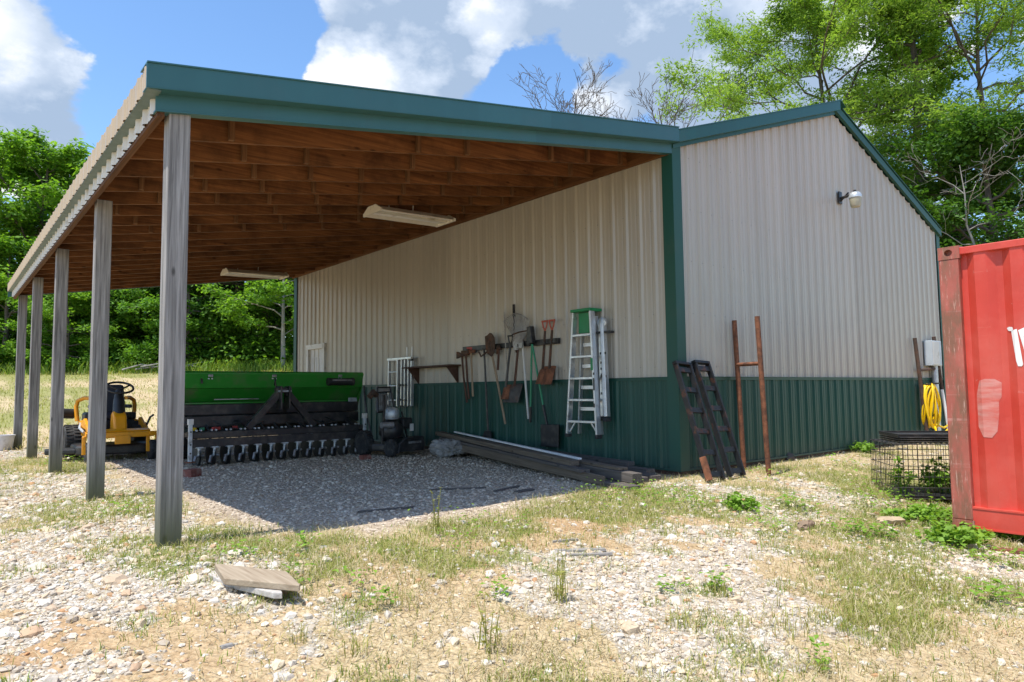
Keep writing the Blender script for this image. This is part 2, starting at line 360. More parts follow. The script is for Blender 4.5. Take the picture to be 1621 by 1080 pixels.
M['brown_paint'] = plain('brown_board', (0.075, 0.035, 0.022), 0.75, 0, 0.2, 8, (0.13, 0.08, 0.05), 0.25)
M['door_white'] = plain('door_paint', (0.60, 0.58, 0.56), 0.5, 0, 0.05, 4, (0.3, 0.27, 0.23), 0.15)
M['hose'] = plain('yellow_hose', (0.80, 0.52, 0.0), 0.4, 0, 0.08, 6)
M['meter'] = plain('meter_box', (0.48, 0.53, 0.56), 0.5, 0.1, 0.08, 5, (0.25, 0.22, 0.18), 0.15)
M['tarp'] = plain('grey_sack', (0.30, 0.285, 0.265), 0.7, 0, 0.2, 5, (0.14, 0.12, 0.10), 0.45, 0.12, bscale=50)
M['bark'] = plain('bark', (0.12, 0.095, 0.075), 0.95, 0, 0.35, 3, (0.05, 0.04, 0.03), 0.4, 0.7, bscale=9, stretch=(2, 2, 0.4))
M['bark_pale'] = plain('pale_bark', (0.30, 0.28, 0.25), 0.95, 0, 0.3, 3, (0.16, 0.14, 0.12), 0.4, 0.5, bscale=9, stretch=(2, 2, 0.4))
M['white'] = plain('white_paint', (0.80, 0.79, 0.77), 0.5, 0, 0.05, 6, (0.5, 0.42, 0.38), 0.12)
M['rock'] = plain('tan_rock', (0.46, 0.36, 0.23), 0.95, 0, 0.25, 6, (0.3, 0.22, 0.14), 0.4, 0.6, bscale=14)
M['stone_brown'] = plain('brown_stone', (0.24, 0.17, 0.11), 0.95, 0, 0.25, 6, (0.16, 0.11, 0.07), 0.4, 0.5, bscale=14)
M['pot'] = plain('pale_plastic', (0.62, 0.60, 0.60), 0.55, 0, 0.1, 5, (0.3, 0.26, 0.22), 0.3)
# ------------------------------------------------------------------ ground
PATCH = {'gravel': [], 'green': [], 'orange': []}
def patch(ch, px, py, rad, amt):
    x, y, _ = on_ground(px, py); PATCH[ch].append((x, y, rad, amt))
for a in [(60, 950, .9, .9), (160, 860, 1.1, 1), (60, 780, 1.8, 1), (230, 940, .7, .9), (400, 1010, .6, .7), (560, 985, .5, .6), (150, 1050, .5, .7), (300, 880, .6, .9),
          (950, 910, .7, 1.0), (1080, 900, .8, .9), (1000, 960, .6, .9), (840, 950, .5, .6), (1150, 960, .7, .9), (880, 880, .4, .5), (1180, 800, .9, .6), (1290, 770, .9, .55), (1130, 850, .7, .8), (1250, 900, .6, .4), (1330, 1000, .4, .7),
          (1480, 900, .8, .7), (1560, 960, .5, .6), (1590, 890, .6, .8), (1200, 1020, .45, .7), (1090, 1030, .5, .7), (700, 1000, .45, .5), (620, 1040, .4, .4), (1400, 830, .6, .6), (30, 720, 1.6, .8), (1100, 770, .6, .5), (330, 830, .6, .35)]: patch('gravel', *a)
for a in [(200, 800, .8, .7), (180, 735, 1.2, .8), (60, 735, .9, .5), (370, 860, .7, .75), (520, 890, .7, .45), (620, 860, .8, .5), (760, 830, .7, .75), (860, 800, .8, .8), (1000, 790, .8, 1.0), (1080, 790, .7, .9), (1160, 810, .6, .6), (1280, 800, 1.0, .6), (1340, 850, .8, .6),
          (1420, 780, 1.0, .8), (1460, 830, .9, .9), (1250, 860, .8, .6), (1350, 900, .8, .65), (1490, 930, .6, .5), (1540, 850, .6, .8), (1600, 940, .4, .7), (600, 960, .3, .6), (1410, 990, .35, .8), (1090, 830, .6, .45), (480, 870, .5, .5), (1120, 935, .2, .6), (1500, 800, .8, .7), (280, 800, .5, .5)]: patch('green', *a)
for a in [(80, 1000, .8, .8), (30, 1060, .6, 1), (250, 1050, .5, .6), (960, 830, .9, .8), (820, 870, .8, .6), (700, 890, .7, .45), (1400, 950, .6, .35), (250, 720, 1.2, .3)]: patch('orange', *a)
def masks(x, y):
    x = np.asarray(x, float); y = np.asarray(y, float)
    d = (x-CAM[0])*0.637 + (y-CAM[1])*0.771
    out = {}
    for ch, lst in PATCH.items():
        t = np.zeros_like(x)
        for (cx, cy, r, a) in lst: t = np.maximum(t, a*np.exp(-((x-cx)**2+(y-cy)**2)/(r*r)))
        out[ch] = t
    nz = fbm(x*1.3, y*1.3, 11); nz2 = fbm(x*2.1+9, y*2.1, 21); nz3 = fbm(x*4.3, y*4.3, 31)
    pad = sstep(-5.15, -4.75, x+0.5*(nz2-.5))*sstep(-0.45, 0.15, y+1.1*(nz-.5)-0.12*(x+3))*sstep(11.6, 11.0, y)*sstep(0.4, 0.05, x)
    gravel = np.clip(sstep(0.18, 0.62, out['gravel']*0.95 + (nz-.5)*1.3 + (nz3-.5)*0.9), 0, 1)
    far = sstep(13, 20, d)
    gravel = gravel*(1-far) + far*sstep(0.55, 0.75, nz)*0.4*sstep(34, 20, d)
    green = np.clip(sstep(0.08, 0.72, out['green']*0.95 + 0.10 + (nz2-.5)*1.3 + (nz3-.5)*0.8), 0, 1)
    gf = 0.30 + sstep(0.36, 0.62, fbm(x*0.33, y*0.33, 41)*0.7+nz2*0.3)*0.65 + 0.6*sstep(40, 47, d)
    green = green*(1-far) + far*np.clip(gf, 0, 1)
    orange = np.clip(out['orange']*(0.5+nz), 0, 1)*(1-far) + far*0.25*sstep(0.5, 0.7, nz2)
    gravel = gravel*(1-pad); green = green*(1-pad*0.95); orange = orange*(1-pad)
    return gravel, green, orange, pad
def axis_pts(lo, a, b, hi, step, g=1.22):
    mid = list(np.arange(a, b+1e-6, step)); L_, R_ = [], []
    s = step; q = a
    while q > lo: s *= g; q -= s; L_.append(q)
    s = step; q = b
    while q < hi: s *= g; s = min(s, 12); q += s; R_.append(q)
    return np.array(L_[::-1]+mid+R_)
gx = axis_pts(-260, -9.0, 3.2, 260, 0.05); gy = axis_pts(-60, -4.8, 3.4, 300, 0.05, 1.15)
GX, GY = np.meshgrid(gx, gy); nx, ny = len(gx), len(gy)
GV = np.stack([GX.ravel(), GY.ravel(), gz(GX, GY).ravel()], 1)
ii = (np.arange(ny-1)[:, None]*nx + np.arange(nx-1)[None]).ravel()
GF = np.stack([ii, ii+1, ii+nx+1, ii+nx], 1)
def ground_material():
    m, t, b = new_mat('yard_ground')
    at = N(t, 'ShaderNodeAttribute', attribute_name='cover'); sp = N(t, 'ShaderNodeSeparateColor'); L(t, at.outputs['Color'], sp.inputs[0])
    tcn = N(t, 'ShaderNodeTexCoord'); V = tcn.outputs['Object']
    # straw litter over dirt
    s1 = noise(t, V, 14, 8, 0.7, 1.2); s2 = noise(t, V, 70, 4, 0.7)
    straw = ramp(t, math_node(t, 'ADD', math_node(t, 'MULTIPLY', s1, 0.55), math_node(t, 'MULTIPLY', s2, 0.5)), [(0.36, (0.28, 0.20, 0.105)), (0.52, (0.52, 0.40, 0.235)), (0.68, (0.68, 0.58, 0.385))])
    dirt = ramp(t, s1, [(0.3, (0.32, 0.18, 0.085)), (0.7, (0.58, 0.38, 0.21))])
    base = mixc(t, sp.outputs[2], straw, dirt)
    # rocks
    v1 = N(t, 'ShaderNodeTexVoronoi', i_Scale=36.0); L(t, V, v1.inputs['Vector'])
    v1e = N(t, 'ShaderNodeTexVoronoi', i_Scale=36.0, feature='DISTANCE_TO_EDGE'); L(t, V, v1e.inputs['Vector'])
    sc_ = N(t, 'ShaderNodeSeparateColor'); L(t, v1.outputs['Color'], sc_.inputs[0])
    rock = ramp(t, sc_.outputs[0], [(0.0, (0.34, 0.29, 0.22)), (0.35, (0.52, 0.47, 0.40)), (0.7, (0.62, 0.58, 0.51)), (1.0, (0.54, 0.45, 0.33))])
    edge = ramp(t, v1e.outputs['Distance'], [(0.02, (0, 0, 0)), (0.10, (1, 1, 1))])
    rock = mixc(t, edge, (0.40, 0.32, 0.22), rock)
    gm = math_node(t, 'ADD', sp.outputs[0], math_node(t, 'MULTIPLY', math_node(t, 'SUBTRACT', noise(t, V, 9, 6, 0.7), 0.5), 1.1))
    gmask = ramp(t, gm, [(0.33, (0, 0, 0)), (0.53, (1, 1, 1))])
    c = mixc(t, gmask, base, rock)
    # low green growth
    gr = ramp(t, noise(t, V, 30, 6, 0.7), [(0.3, (0.10, 0.135, 0.025)), (0.7, (0.33, 0.34, 0.10))])
    gg = math_node(t, 'ADD', sp.outputs[1], math_node(t, 'MULTIPLY', math_node(t, 'SUBTRACT', noise(t, V, 7, 7, 0.75), 0.5), 1.6))
    c = mixc(t, ramp(t, gg, [(0.45, (0, 0, 0)), (0.85, (0.8,)*3)]), c, gr)
    # crushed stone pad
    v2 = N(t, 'ShaderNodeTexVoronoi', i_Scale=48.0); L(t, V, v2.inputs['Vector'])
    s3 = N(t, 'ShaderNodeSeparateColor'); L(t, v2.outputs['Color'], s3.inputs[0])
    pad = ramp(t, s3.outputs[1], [(0.0, (0.27, 0.205, 0.145)), (0.5, (0.49, 0.40, 0.30)), (1.0, (0.64, 0.555, 0.445))])
    pad = mixc(t, ramp(t, noise(t, V, 1.7, 7, 0.65), [(0.45, (0, 0, 0)), (0.75, (0.6,)*3)]), pad, (0.25, 0.19, 0.14))
    c = mixc(t, at.outputs['Alpha'], c, pad)
    L(t, c, b.inputs['Base Color']); b.inputs['Roughness'].default_value = 0.95; b.inputs['Specular IOR Level'].default_value = 0.15
    h = math_node(t, 'ADD', math_node(t, 'MULTIPLY', v1.outputs['Distance'], -0.6), math_node(t, 'ADD', math_node(t, 'MULTIPLY', v2.outputs['Distance'], -0.4), math_node(t, 'MULTIPLY', s1, 0.9)))
    bump(t, b, h, 0.75, 0.03)
    return m
ground = raw_mesh('ground', GV, GF.ravel(), 4, ground_material(), smooth=True)
tag(ground, kind='structure')
mk = np.stack(masks(GV[:, 0], GV[:, 1]), 1).astype(np.float32)
ca = ground.data.color_attributes.new('cover', 'FLOAT_COLOR', 'POINT'); ca.data.foreach_set('color', mk.ravel())
# ------------------------------------------------------------------ loose stones
def ico(sub=0):
    t = (1+5**.5)/2
    v = [(-1, t, 0), (1, t, 0), (-1, -t, 0), (1, -t, 0), (0, -1, t), (0, 1, t), (0, -1, -t), (0, 1, -t), (t, 0, -1), (t, 0, 1), (-t, 0, -1), (-t, 0, 1)]
    f = [(0, 11, 5), (0, 5, 1), (0, 1, 7), (0, 7, 10), (0, 10, 11), (1, 5, 9), (5, 11, 4), (11, 10, 2), (10, 7, 6), (7, 1, 8), (3, 9, 4), (3, 4, 2), (3, 2, 6), (3, 6, 8), (3, 8, 9), (4, 9, 5), (2, 4, 11), (6, 2, 10), (8, 6, 7), (9, 8, 1)]
    v = [np.array(q)/np.linalg.norm(q) for q in v]
    for _ in range(sub):
        cache = {}; nf = []
        def mid(a, b):
            k = (min(a, b), max(a, b))
            if k not in cache: q = v[a]+v[b]; v.append(q/np.linalg.norm(q)); cache[k] = len(v)-1
            return cache[k]
        for a, b, c in f:
            x, y, z = mid(a, b), mid(b, c), mid(c, a); nf += [(a, x, z), (b, y, x), (c, z, y), (x, y, z)]
        f = nf
    return np.array(v), np.array(f)
def rock_variants(n, sub, seed):
    rg = np.random.default_rng(seed); v, f = ico(sub); out = []
    for _ in range(n):
        q = v*(1+rg.normal(0, .13, (len(v), 1)))
        for _k in range(5):        # chop flat facets, as broken stone has
            nrm = rg.normal(size=3); nrm /= np.linalg.norm(nrm); dd = rg.uniform(.45, .8)
            s = q@nrm; q = q - np.clip(s-dd, 0, None)[:, None]*nrm
        out.append(q*np.array([1, rg.uniform(.6, .95), rg.uniform(.4, .75)]))
    return out, f
def scatter_frustum(n, seed, dmin, dmax, spread=0.80, power=1.0):
    """points on the ground in front of the camera, evenly per area for power 1, denser near for more"""
    rg = np.random.default_rng(seed); u = rg.random(n)
    a, b = dmin**(2-power), dmax**(2-power)
    d = (a+(b-a)*u)**(1/(2-power)) if abs(power-2) > 1e-6 else dmin*(dmax/dmin)**u
    lat = rg.uniform(-spread, spread, n)*d
    return CAM[0]+d*0.637+lat*0.771, CAM[1]+d*0.771-lat*0.637, d
def inside_building(x, y, m=0.02): return (x > -m) & (x < W+m) & (y > -m) & (y < LEN+m)
def in_container(x, y): return (x > 0.38) & (x < 3.0) & (y < -2.70)
def make_stones(name, x, y, size, m, seed, sub=0, sink=0.3):
    rg = np.random.default_rng(seed); var, f = rock_variants(14, sub, seed); nv = len(var[0]); n = len(x)
    vi = rg.integers(0, 14, n); V = np.array(var)[vi]
    a = rg.uniform(0, 2*np.pi, n); c, s = np.cos(a), np.sin(a)
    tilt = rg.normal(0, .25, n); ct, st = np.cos(tilt), np.sin(tilt)
    X = V[:, :, 0]; Y = V[:, :, 1]*ct[:, None]-V[:, :, 2]*st[:, None]; Z = V[:, :, 1]*st[:, None]+V[:, :, 2]*ct[:, None]
    P = np.stack([(X*c[:, None]-Y*s[:, None]), (X*s[:, None]+Y*c[:, None]), Z], 2)*size[:, None, None]
    z = gz(x, y)
    P += np.stack([x, y, z+size*(0.5-sink)*0.6], 1)[:, None]
    F = (f[None]+(np.arange(n)*nv)[:, None, None])
    return raw_mesh(name, P.reshape(-1, 3), F.ravel(), 3, m)
def stone_mat(name, stops):
    m, t, b = new_mat(name); g = N(t, 'ShaderNodeNewGeometry')
    c = ramp(t, g.outputs['Random Per Island'], stops)
    f = noise(t, stretched(t, (1, 1, 1)), 45, 6, 0.65)
    c = mixc(t, ramp(t, f, [(0.42, (0, 0, 0)), (0.75, (0.55,)*3)]), c, (0.34, 0.25, 0.16))
    L(t, c, b.inputs['Base Color']); b.inputs['Roughness'].default_value = 0.92; b.inputs['Specular IOR Level'].default_value = 0.2
    bump(t, b, noise(t, stretched(t, (1, 1, 1)), 160, 4), 0.4, 0.004); return m
pale_stone = stone_mat('pale_limestone', [(0, (0.38, 0.32, 0.25)), (0.2, (0.54, 0.48, 0.39)), (0.5, (0.67, 0.63, 0.56)), (0.75, (0.64, 0.52, 0.35)), (0.93, (0.50, 0.38, 0.27)), (1, (0.48, 0.25, 0.11))])
grey_stone = stone_mat('crushed_stone', [(0, (0.29, 0.22, 0.155)), (0.5, (0.54, 0.44, 0.335)), (1, (0.70, 0.61, 0.49))])
rg = np.random.default_rng(3)
def choose(x, y, prob): return rg.random(len(x)) < prob
x, y, d = scatter_frustum(125000, 1, 1.5, 13, power=1.15)
g, gr, orr, pd = masks(x, y)
brk = sstep(.30, .62, fbm(x*5, y*5, 91)); left_ = sstep(-5.2, -6.4, x)
ok = choose(x, y, np.clip(g*(.35+.75*np.maximum(brk, left_))+0.10*(1-pd), 0, 1)*(pd < .5)) & ~inside_building(x, y) & ~in_container(x, y)
x, y, d = x[ok], y[ok], d[ok]; sz = np.clip(rg.lognormal(math.log(0.0108), .52, len(x)), .004, .04)*(0.85+0.05*np.clip(d, 0, 9))
tag(make_stones('gravel', x, y, sz, pale_stone, 5), kind='stuff')
# larger broken rocks, thicker to the left of the near post as in the photograph
x, y, d = scatter_frustum(3800, 2, 1.6, 12, power=1.0)
g, gr, orr, pd = masks(x, y); left = sstep(-4.6, -6.2, x)
ok = choose(x, y, np.clip(g*(0.07+0.5*left)+.006, 0, 1)*(pd < .3)) & ~inside_building(x, y) & ~in_container(x, y)
x, y, d = x[ok], y[ok], d[ok]; sz = np.clip(rg.lognormal(math.log(0.034), .4, len(x)), .018, .075)*np.clip(d/3.0, .55, 1)
tag(make_stones('rubble', x, y, sz, pale_stone, 6, sub=1, sink=0.45), kind='stuff')
x, y, d = scatter_frustum(60000, 4, 4.2, 14, power=1.2)
g, gr, orr, pd = masks(x, y); ok = choose(x, y, pd*0.9) & ~inside_building(x, y)
x, y, d = x[ok], y[ok], d[ok]; sz = np.clip(rg.lognormal(math.log(0.0115), .38, len(x)), .006, .03)*(0.8+0.05*d)
tag(make_stones('crushed_stone', x, y, sz, grey_stone, 8), kind='stuff')
# ------------------------------------------------------------------ grass: dry straw, green blades, field
def make_blades(name, x, y, h, wd, m, seed, lean=0.5, flat=0.0):
    rg = np.random.default_rng(seed); n = len(x); z = gz(x, y)
    a = rg.uniform(0, 2*np.pi, n); side = np.stack([np.cos(a+np.pi/2), np.sin(a+np.pi/2), np.zeros(n)], 1)
    ln = np.clip(np.abs(rg.normal(0, lean, n))+flat, 0, 3); up = 1/np.sqrt(1+ln**2); out = ln*up
    dirv = np.stack([np.cos(a)*out, np.sin(a)*out, up], 1)
    mid_bend = np.stack([np.cos(a)*0.25, np.sin(a)*0.25, -0.12*np.ones(n)], 1)
    P0 = np.stack([x, y, z-0.004], 1); P1 = P0+dirv*(h*0.55)[:, None]; P2 = P0+(dirv+mid_bend)*h[:, None]
    w0 = side*(wd/2)[:, None]
    V = np.stack([P0-w0, P0+w0, P1+w0*.75, P1-w0*.75, P2], 1).reshape(-1, 3)
    b = np.arange(n)*5
    F = np.stack([b, b+1, b+2, b, b+2, b+3, b+3, b+2, b+4], 1).ravel()
    return raw_mesh(name, V, F, 3, m)
def clumped(n, seed, dmin, dmax, per, sig, power=1.0):
    cx, cy, cd_ = scatter_frustum(n, seed, dmin, dmax, power=power); rg = np.random.default_rng(seed+100)
    x = np.repeat(cx, per)+rg.normal(0, sig, n*per); y = np.repeat(cy, per)+rg.normal(0, sig, n*per)
    return x, y
straw_m = leaf_mat('dry_straw', (0.34, 0.27, 0.15), (0.64, 0.55, 0.36), 0.25)
blade_m = leaf_mat('green_blades', (0.09, 0.17, 0.02), (0.28, 0.40, 0.06), 0.4)
olive_m = leaf_mat('olive_blades', (0.17, 0.19, 0.035), (0.46, 0.45, 0.13), 0.35)
x, y = clumped(26000, 11, 1.4, 12, 10, 0.07, 1.2); g, gr, orr, pd = masks(x, y)
ok = choose(x, y, np.clip((1-g*0.62)*(0.45+0.4*gr), 0, 1)*(1-pd)*(1-0.55*orr)*(.25+.75*sstep(-6.8, -5.6, x+0.4*y))) & ~inside_building(x, y) & ~in_container(x, y); x, y = x[ok], y[ok]
tag(make_blades('dry_grass', x, y, rg.uniform(.03, .11, len(x)), rg.uniform(.0022, .005, len(x)), straw_m, 12, 1.2, 0.45), kind='stuff')
x, y = clumped(24000, 13, 1.6, 13, 12, 0.06, 1.0); g, gr, orr, pd = masks(x, y)
ok = choose(x, y, np.clip(gr*1.3-0.03+.10*(1-g)*(1-orr), 0, .9)*(1-pd)) & ~inside_building(x, y) & ~in_container(x, y); x, y = x[ok], y[ok]
half = rg.random(len(x)) < .38
tag(make_blades('green_grass', x[half], y[half], rg.uniform(.02, .07, half.sum()), rg.uniform(.003, .006, half.sum()), blade_m, 14, 0.55), kind='stuff')
tag(make_blades('olive_grass', x[~half], y[~half], rg.uniform(.025, .085, (~half).sum()), rg.uniform(.002, .005, (~half).sum()), olive_m, 15, 0.7), kind='stuff')
# taller tufts here and there
tx, ty = [], []
for px, py, k, s in [(1480, 935, 90, .13), (1400, 985, 80, .13), (1430, 1000, 40, .09), (1340, 990, 60, .12), (885, 945, 40, .035), (690, 835, 30, .04), (185, 800, 60, .15), (220, 815, 60, .12), (160, 830, 40, .06), (235, 830, 40, .10), (560, 1035, 25, .03), (1135, 940, 40, .04), (780, 1025, 45, .07), (470, 1015, 25, .04), (290, 880, 30, .05), (1290, 985, 60, .10), (1240, 1000, 50, .08), (1450, 925, 50, .06), (100, 720, 60, .25), (60, 740, 50, .2), (200, 725, 70, .3), (130, 745, 60, .2), (1080, 990, 30, .05), (640, 960, 25, .04), (1300, 1065, 30, .04)]:
    bx, by, _ = on_ground(px, py); r2 = np.random.default_rng(px); tx += list(bx+r2.normal(0, s, k)); ty += list(by+r2.normal(0, s, k))
tx, ty = np.array(tx), np.array(ty)
tag(make_blades('grass_tufts', tx, ty, rg.uniform(.05, .15, len(tx)), rg.uniform(.003, .006, len(tx)), olive_m, 16, 0.35), kind='stuff')
x, y, d = scatter_frustum(90000, 17, 13, 62, spread=0.85, power=1.5)
ok = ~inside_building(x, y, .1) & ~((x > -5.2) & (x < 0) & (y < 11.4)); x, y, d = x[ok], y[ok], d[ok]
g, gr, orr, pd = masks(x, y); isg = rg.random(len(x)) < gr*.9
hh = rg.uniform(.05, .16, len(x))*(1+1.8*sstep(40, 46, d)); ww = rg.uniform(.008, .02, len(x))*(1+d/40)
tag(make_blades('field_straw', x[~isg], y[~isg], hh[~isg]*.8, ww[~isg], straw_m, 18, 0.8), kind='stuff')
tag(make_blades('field_grass', x[isg], y[isg], hh[isg], ww[isg], olive_m, 19, 0.6), kind='stuff')
# tall unmown fringe along the wood
x, y, d = scatter_frustum(26000, 23, 44, 54, spread=0.85)
ok = x < 16; x, y = x[ok], y[ok]
tag(make_blades('meadow_fringe', x, y, rg.uniform(.3, 1.1, len(x)), rg.uniform(.03, .07, len(x)), blade_m, 24, 0.35), kind='stuff')
# broad-leaved weeds, too many and too small to count
def weed_patch(name, spots, m, parent=None):
    V, F = [], []; r2 = np.random.default_rng(77); b = 0
    for (px, py, n, s, lf) in spots:
        x0, y0, _ = on_ground(px, py)
        for _ in range(n):
            x1, y1 = x0+r2.normal(0, s), y0+r2.normal(0, s); z1 = float(gz(x1, y1))+r2.uniform(.01, .07+lf)
            a = r2.uniform(0, 6.28); ln = lf*r2.uniform(.6, 1.3); wd = ln*.34; el = r2.uniform(-.3, .5)
            dx, dy = math.cos(a), math.sin(a)
            V += [(x1, y1, z1), (x1+dx*ln*.5-dy*wd, y1+dy*ln*.5+dx*wd, z1+el*ln*.5+.006), (x1+dx*ln, y1+dy*ln, z1+el*ln), (x1+dx*ln*.5+dy*wd, y1+dy*ln*.5-dx*wd, z1+el*ln*.5+.006)]
            F += [b, b+1, b+2, b+3]; b += 4
    return raw_mesh(name, np.array(V), np.array(F), 4, m, parent)
weed_m = leaf_mat('weed_leaves', (0.12, 0.24, 0.025), (0.28, 0.47, 0.06), 0.42)
sp_ = [(1170, 805, 90, .09, .05), (1260, 805, 80, .12, .05), (1130, 935, 50, .05, .04), (1000, 790, 160, .3, .04), (1060, 795, 120, .3, .04), (1350, 845, 90, .12, .05), (1390, 850, 60, .08, .05), (1580, 955, 70, .08, .05), (1590, 890, 60, .1, .04), (1560, 895, 60, .12, .04), (605, 963, 30, .04, .035), (190, 815, 60, .1, .04), (480, 870, 30, .05, .04), (470, 925, 20, .03, .04), (765, 830, 80, .25, .03), (380, 880, 60, .12, .035), (1490, 870, 60, .15, .045), (1450, 820, 140, .3, .05), (1500, 830, 90, .16, .05), (1420, 800, 120, .3, .05), (785, 945, 30, .05, .04), (1060, 935, 30, .04, .035), (1300, 1060, 25, .03, .04), (90, 735, 60, .2, .05), (1380, 780, 70, .25, .05), (1340, 735, 40, .15, .05), (1230, 760, 40, .2, .04), (720, 860, 40, .15, .03), (560, 930, 30, .06, .03), (1210, 835, 60, .14, .04)]
tag(weed_patch('weeds', sp_, weed_m), kind='stuff')
# ------------------------------------------------------------------ barn
def ribbed(name, axis, u0, u1, zb, ztop, face, m, parent, sgn=-1, pitch=0.2286, start=0.06, hr=0.024):
    """a run of ribbed steel panels: axis X or Y along the wall, face = wall plane, sgn = outward direction"""
    pr = []
    k = u0+start
    while k < u1-0.035:
        pr += [(k-.036, 0), (k-.013, hr), (k+.013, hr), (k+.036, 0)]
        for q in (0.076, 0.152):
            if k+q+.012 < u1: pr += [(k+q-.012, 0), (k+q-.006, .0045), (k+q+.006, .0045), (k+q+.012, 0)]
        k += pitch
    pr = [(u0, 0)]+[q for q in pr if u0 < q[0] < u1]+[(u1, 0)]
    mb = MB(); vs = []
    for u, h in pr:
        for z in (zb(u) if callable(zb) else zb, ztop(u) if callable(ztop) else ztop):
            vs.append((u, face+sgn*h, z) if axis == 'X' else (face+sgn*h, u, z))
    mb.add(vs, [(2*i, 2*i+1, 2*i+3, 2*i+2) for i in range(len(pr)-1)])
    return mb.build(name, m, parent)
EAVE = 4.00; APEX = 5.47
def gable_z(x): return APEX-(APEX-EAVE)*abs(x-W/2)/(W/2)
barn = thing('pole_barn', 'beige ribbed steel barn with green lower band and green trim', 'barn', (W/2, LEN/2, 0))
ribbed('gable_siding', 'X', 0.0, W, WAINSCOT, lambda x: gable_z(x)-0.01, 0.0, M['beige'], barn)
ribbed('gable_wainscot', 'X', 0.0, W, 0.06, WAINSCOT, 0.0, M['green'], barn)
ribbed('side_siding', 'Y', 0.0, LEN, WAINSCOT, WALL_H+.3, 0.0, M['beige'], barn)
ribbed('side_wainscot', 'Y', 0.0, LEN, 0.06, WAINSCOT, 0.0, M['green'], barn)
ribbed('rear_siding', 'X', 0.0, W, 0.06, lambda x: gable_z(x)-0.01, LEN, M['beige'], barn, 1)
ribbed('far_side_siding', 'Y', 0.0, LEN, 0.06, EAVE, W, M['beige'], barn, 1)
mb = MB(); mb.b2((-0.024, -0.026, WAINSCOT-.022), (W, -0.0205, WAINSCOT+.018)); mb.b2((-0.026, -0.026, WAINSCOT-.022), (-.0205, LEN, WAINSCOT+.018))
mb.box((W/2, -0.028, WAINSCOT+.016), (W, 0.018, .006)); mb.box((-.028, LEN/2, WAINSCOT+.016), (.018, LEN, .006))
mb.build('wainscot_trim', M['green'], barn)
mb = MB(); mb.b2((-.034, -.036, 0.05), (.135, -.022, 4.06)); mb.b2((-.036, -.0355, 0.05), (-.022, .13, 3.94)); mb.build('corner_trim', M['green'], barn, .003)
mb = MB(); mb.b2((W-.12, -.036, 0.05), (W+.03, -.022, EAVE+.04)); mb.b2((W+.022, -.036, 0.05), (W+.036, .12, EAVE)); mb.build('corner_trim', M['green'], barn, .003)
mb = MB(); mb.b2((-.036, LEN-.13, 0.05), (-.022, LEN+.034, 3.94)); mb.b2((-.034, LEN+.022, .05), (.12, LEN+.036, EAVE)); mb.build('corner_trim', M['green'], barn, .003)
mb = MB(); mb.b2((-.012, -.016, -.06), (W, -.004, 0.075)); mb.b2((-.016, -.012, -.06), (-.004, LEN, .075)); mb.build('skirt_board', M['dark_rust'], barn)
mb = MB(); mb.b2((-.034, -.034, .052), (W, -.021, .075)); mb.b2((-.034, -.034, .0525), (-.021, LEN, .0755)); mb.build('base_trim', M['green'], barn)
def rake_bar(x0, z0, x1, z1, ya, yb, h):
    mb = MB(); mb.prism([(x0, z0), (x1, z1), (x1, z1+h), (x0, z0+h)], ya, yb, 'Y'); return mb
RIDGE_T = 0.17
for (xa, xb) in ((-.03, W/2), (W+.05, W/2)):
    za = gable_z(xa) if xa < 1 else EAVE-(APEX-EAVE)*(xa-W)/(W/2)
    mb = rake_bar(xa, za+.005, xb, APEX+.005, -.145 if xa < 1 else -.075, -.027, .145 if xa < 1 else .125)
    mb.prism([(xa, za+.151), (xb, APEX+.151), (xb, APEX+.165), (xa, za+.165)], -.155 if xa < 1 else -.09, .06, 'Y')
    if xa < 1: mb.prism([(xa, za-.045), (xb, APEX-.045), (xb, APEX+.004), (xa, za+.004)], -.050, -.0215, 'Y')
    mb.build('rake_trim', M['trim'] if xa < 1 else M['green'], barn)
for sgn in (0, 1):
    mb = MB()
    if sgn == 0: mb.prism([(-.05, EAVE+.10), (W/2, APEX+.12), (W/2, APEX+.146), (-.05, EAVE+.126)], -.02, LEN+.12, 'Y')
    else: mb.prism([(W+.12, EAVE+.055), (W/2, APEX+.12), (W/2, APEX+.146), (W+.12, EAVE+.081)], -.02, LEN+.12, 'Y')
    mb.build('roof_slope', M['trim'], barn)
mb = MB(); mb.prism([(W/2-.2, APEX+.09), (W/2, APEX+.166), (W/2+.2, APEX+.09), (W/2, APEX+.18)], -.15, LEN+.15, 'Y'); mb.build('ridge_cap', M['trim'], barn)
# side door at the far end of the wall under the carport
dy0, dy1, dzt = 9.70, 10.68, 2.13
door = MB().b2((-.012, dy0+.09, .03), (-.001+.03, dy1-.09, dzt-.09)).build('door', M['door_white'], barn)
mb = MB()
for (a, b, z0, z1) in ((dy0+.17, dy0+.40, 1.35, 1.85), (dy0+.52, dy0+.75, 1.35, 1.85), (dy0+.17, dy0+.40, .25, 1.1), (dy0+.52, dy0+.75, .25, 1.1)):
    for q0, q1, r0, r1 in ((a, b, z0, z0+.02), (a, b, z1-.02, z1), (a, a+.02, z0+.02, z1-.02), (b-.02, b, z0+.02, z1-.02)): mb.b2((-.020, q0, r0), (-.0125, q1, r1))
mb.build('raised_panel', M['door_white'], door)
MB().lathe([(.006, 0), (.02, .012), (.03, .035), (.028, .055), (.012, .065)], (0, 0, 0), 'X', 14).move((-.08, dy0+.15, 1.0)).build('knob', M['steel'], door, smooth=True)
mb = MB(); mb.b2((-.075, dy0, 0), (-.0005, dy0+.09, dzt)); mb.b2((-.075, dy1-.09, 0), (-.0005, dy1, dzt)); mb.b2((-.08, dy0-.02, dzt-.09), (-.0005, dy1+.02, dzt+.02)); mb.build('door_frame', M['white_sheet'], barn, .004)
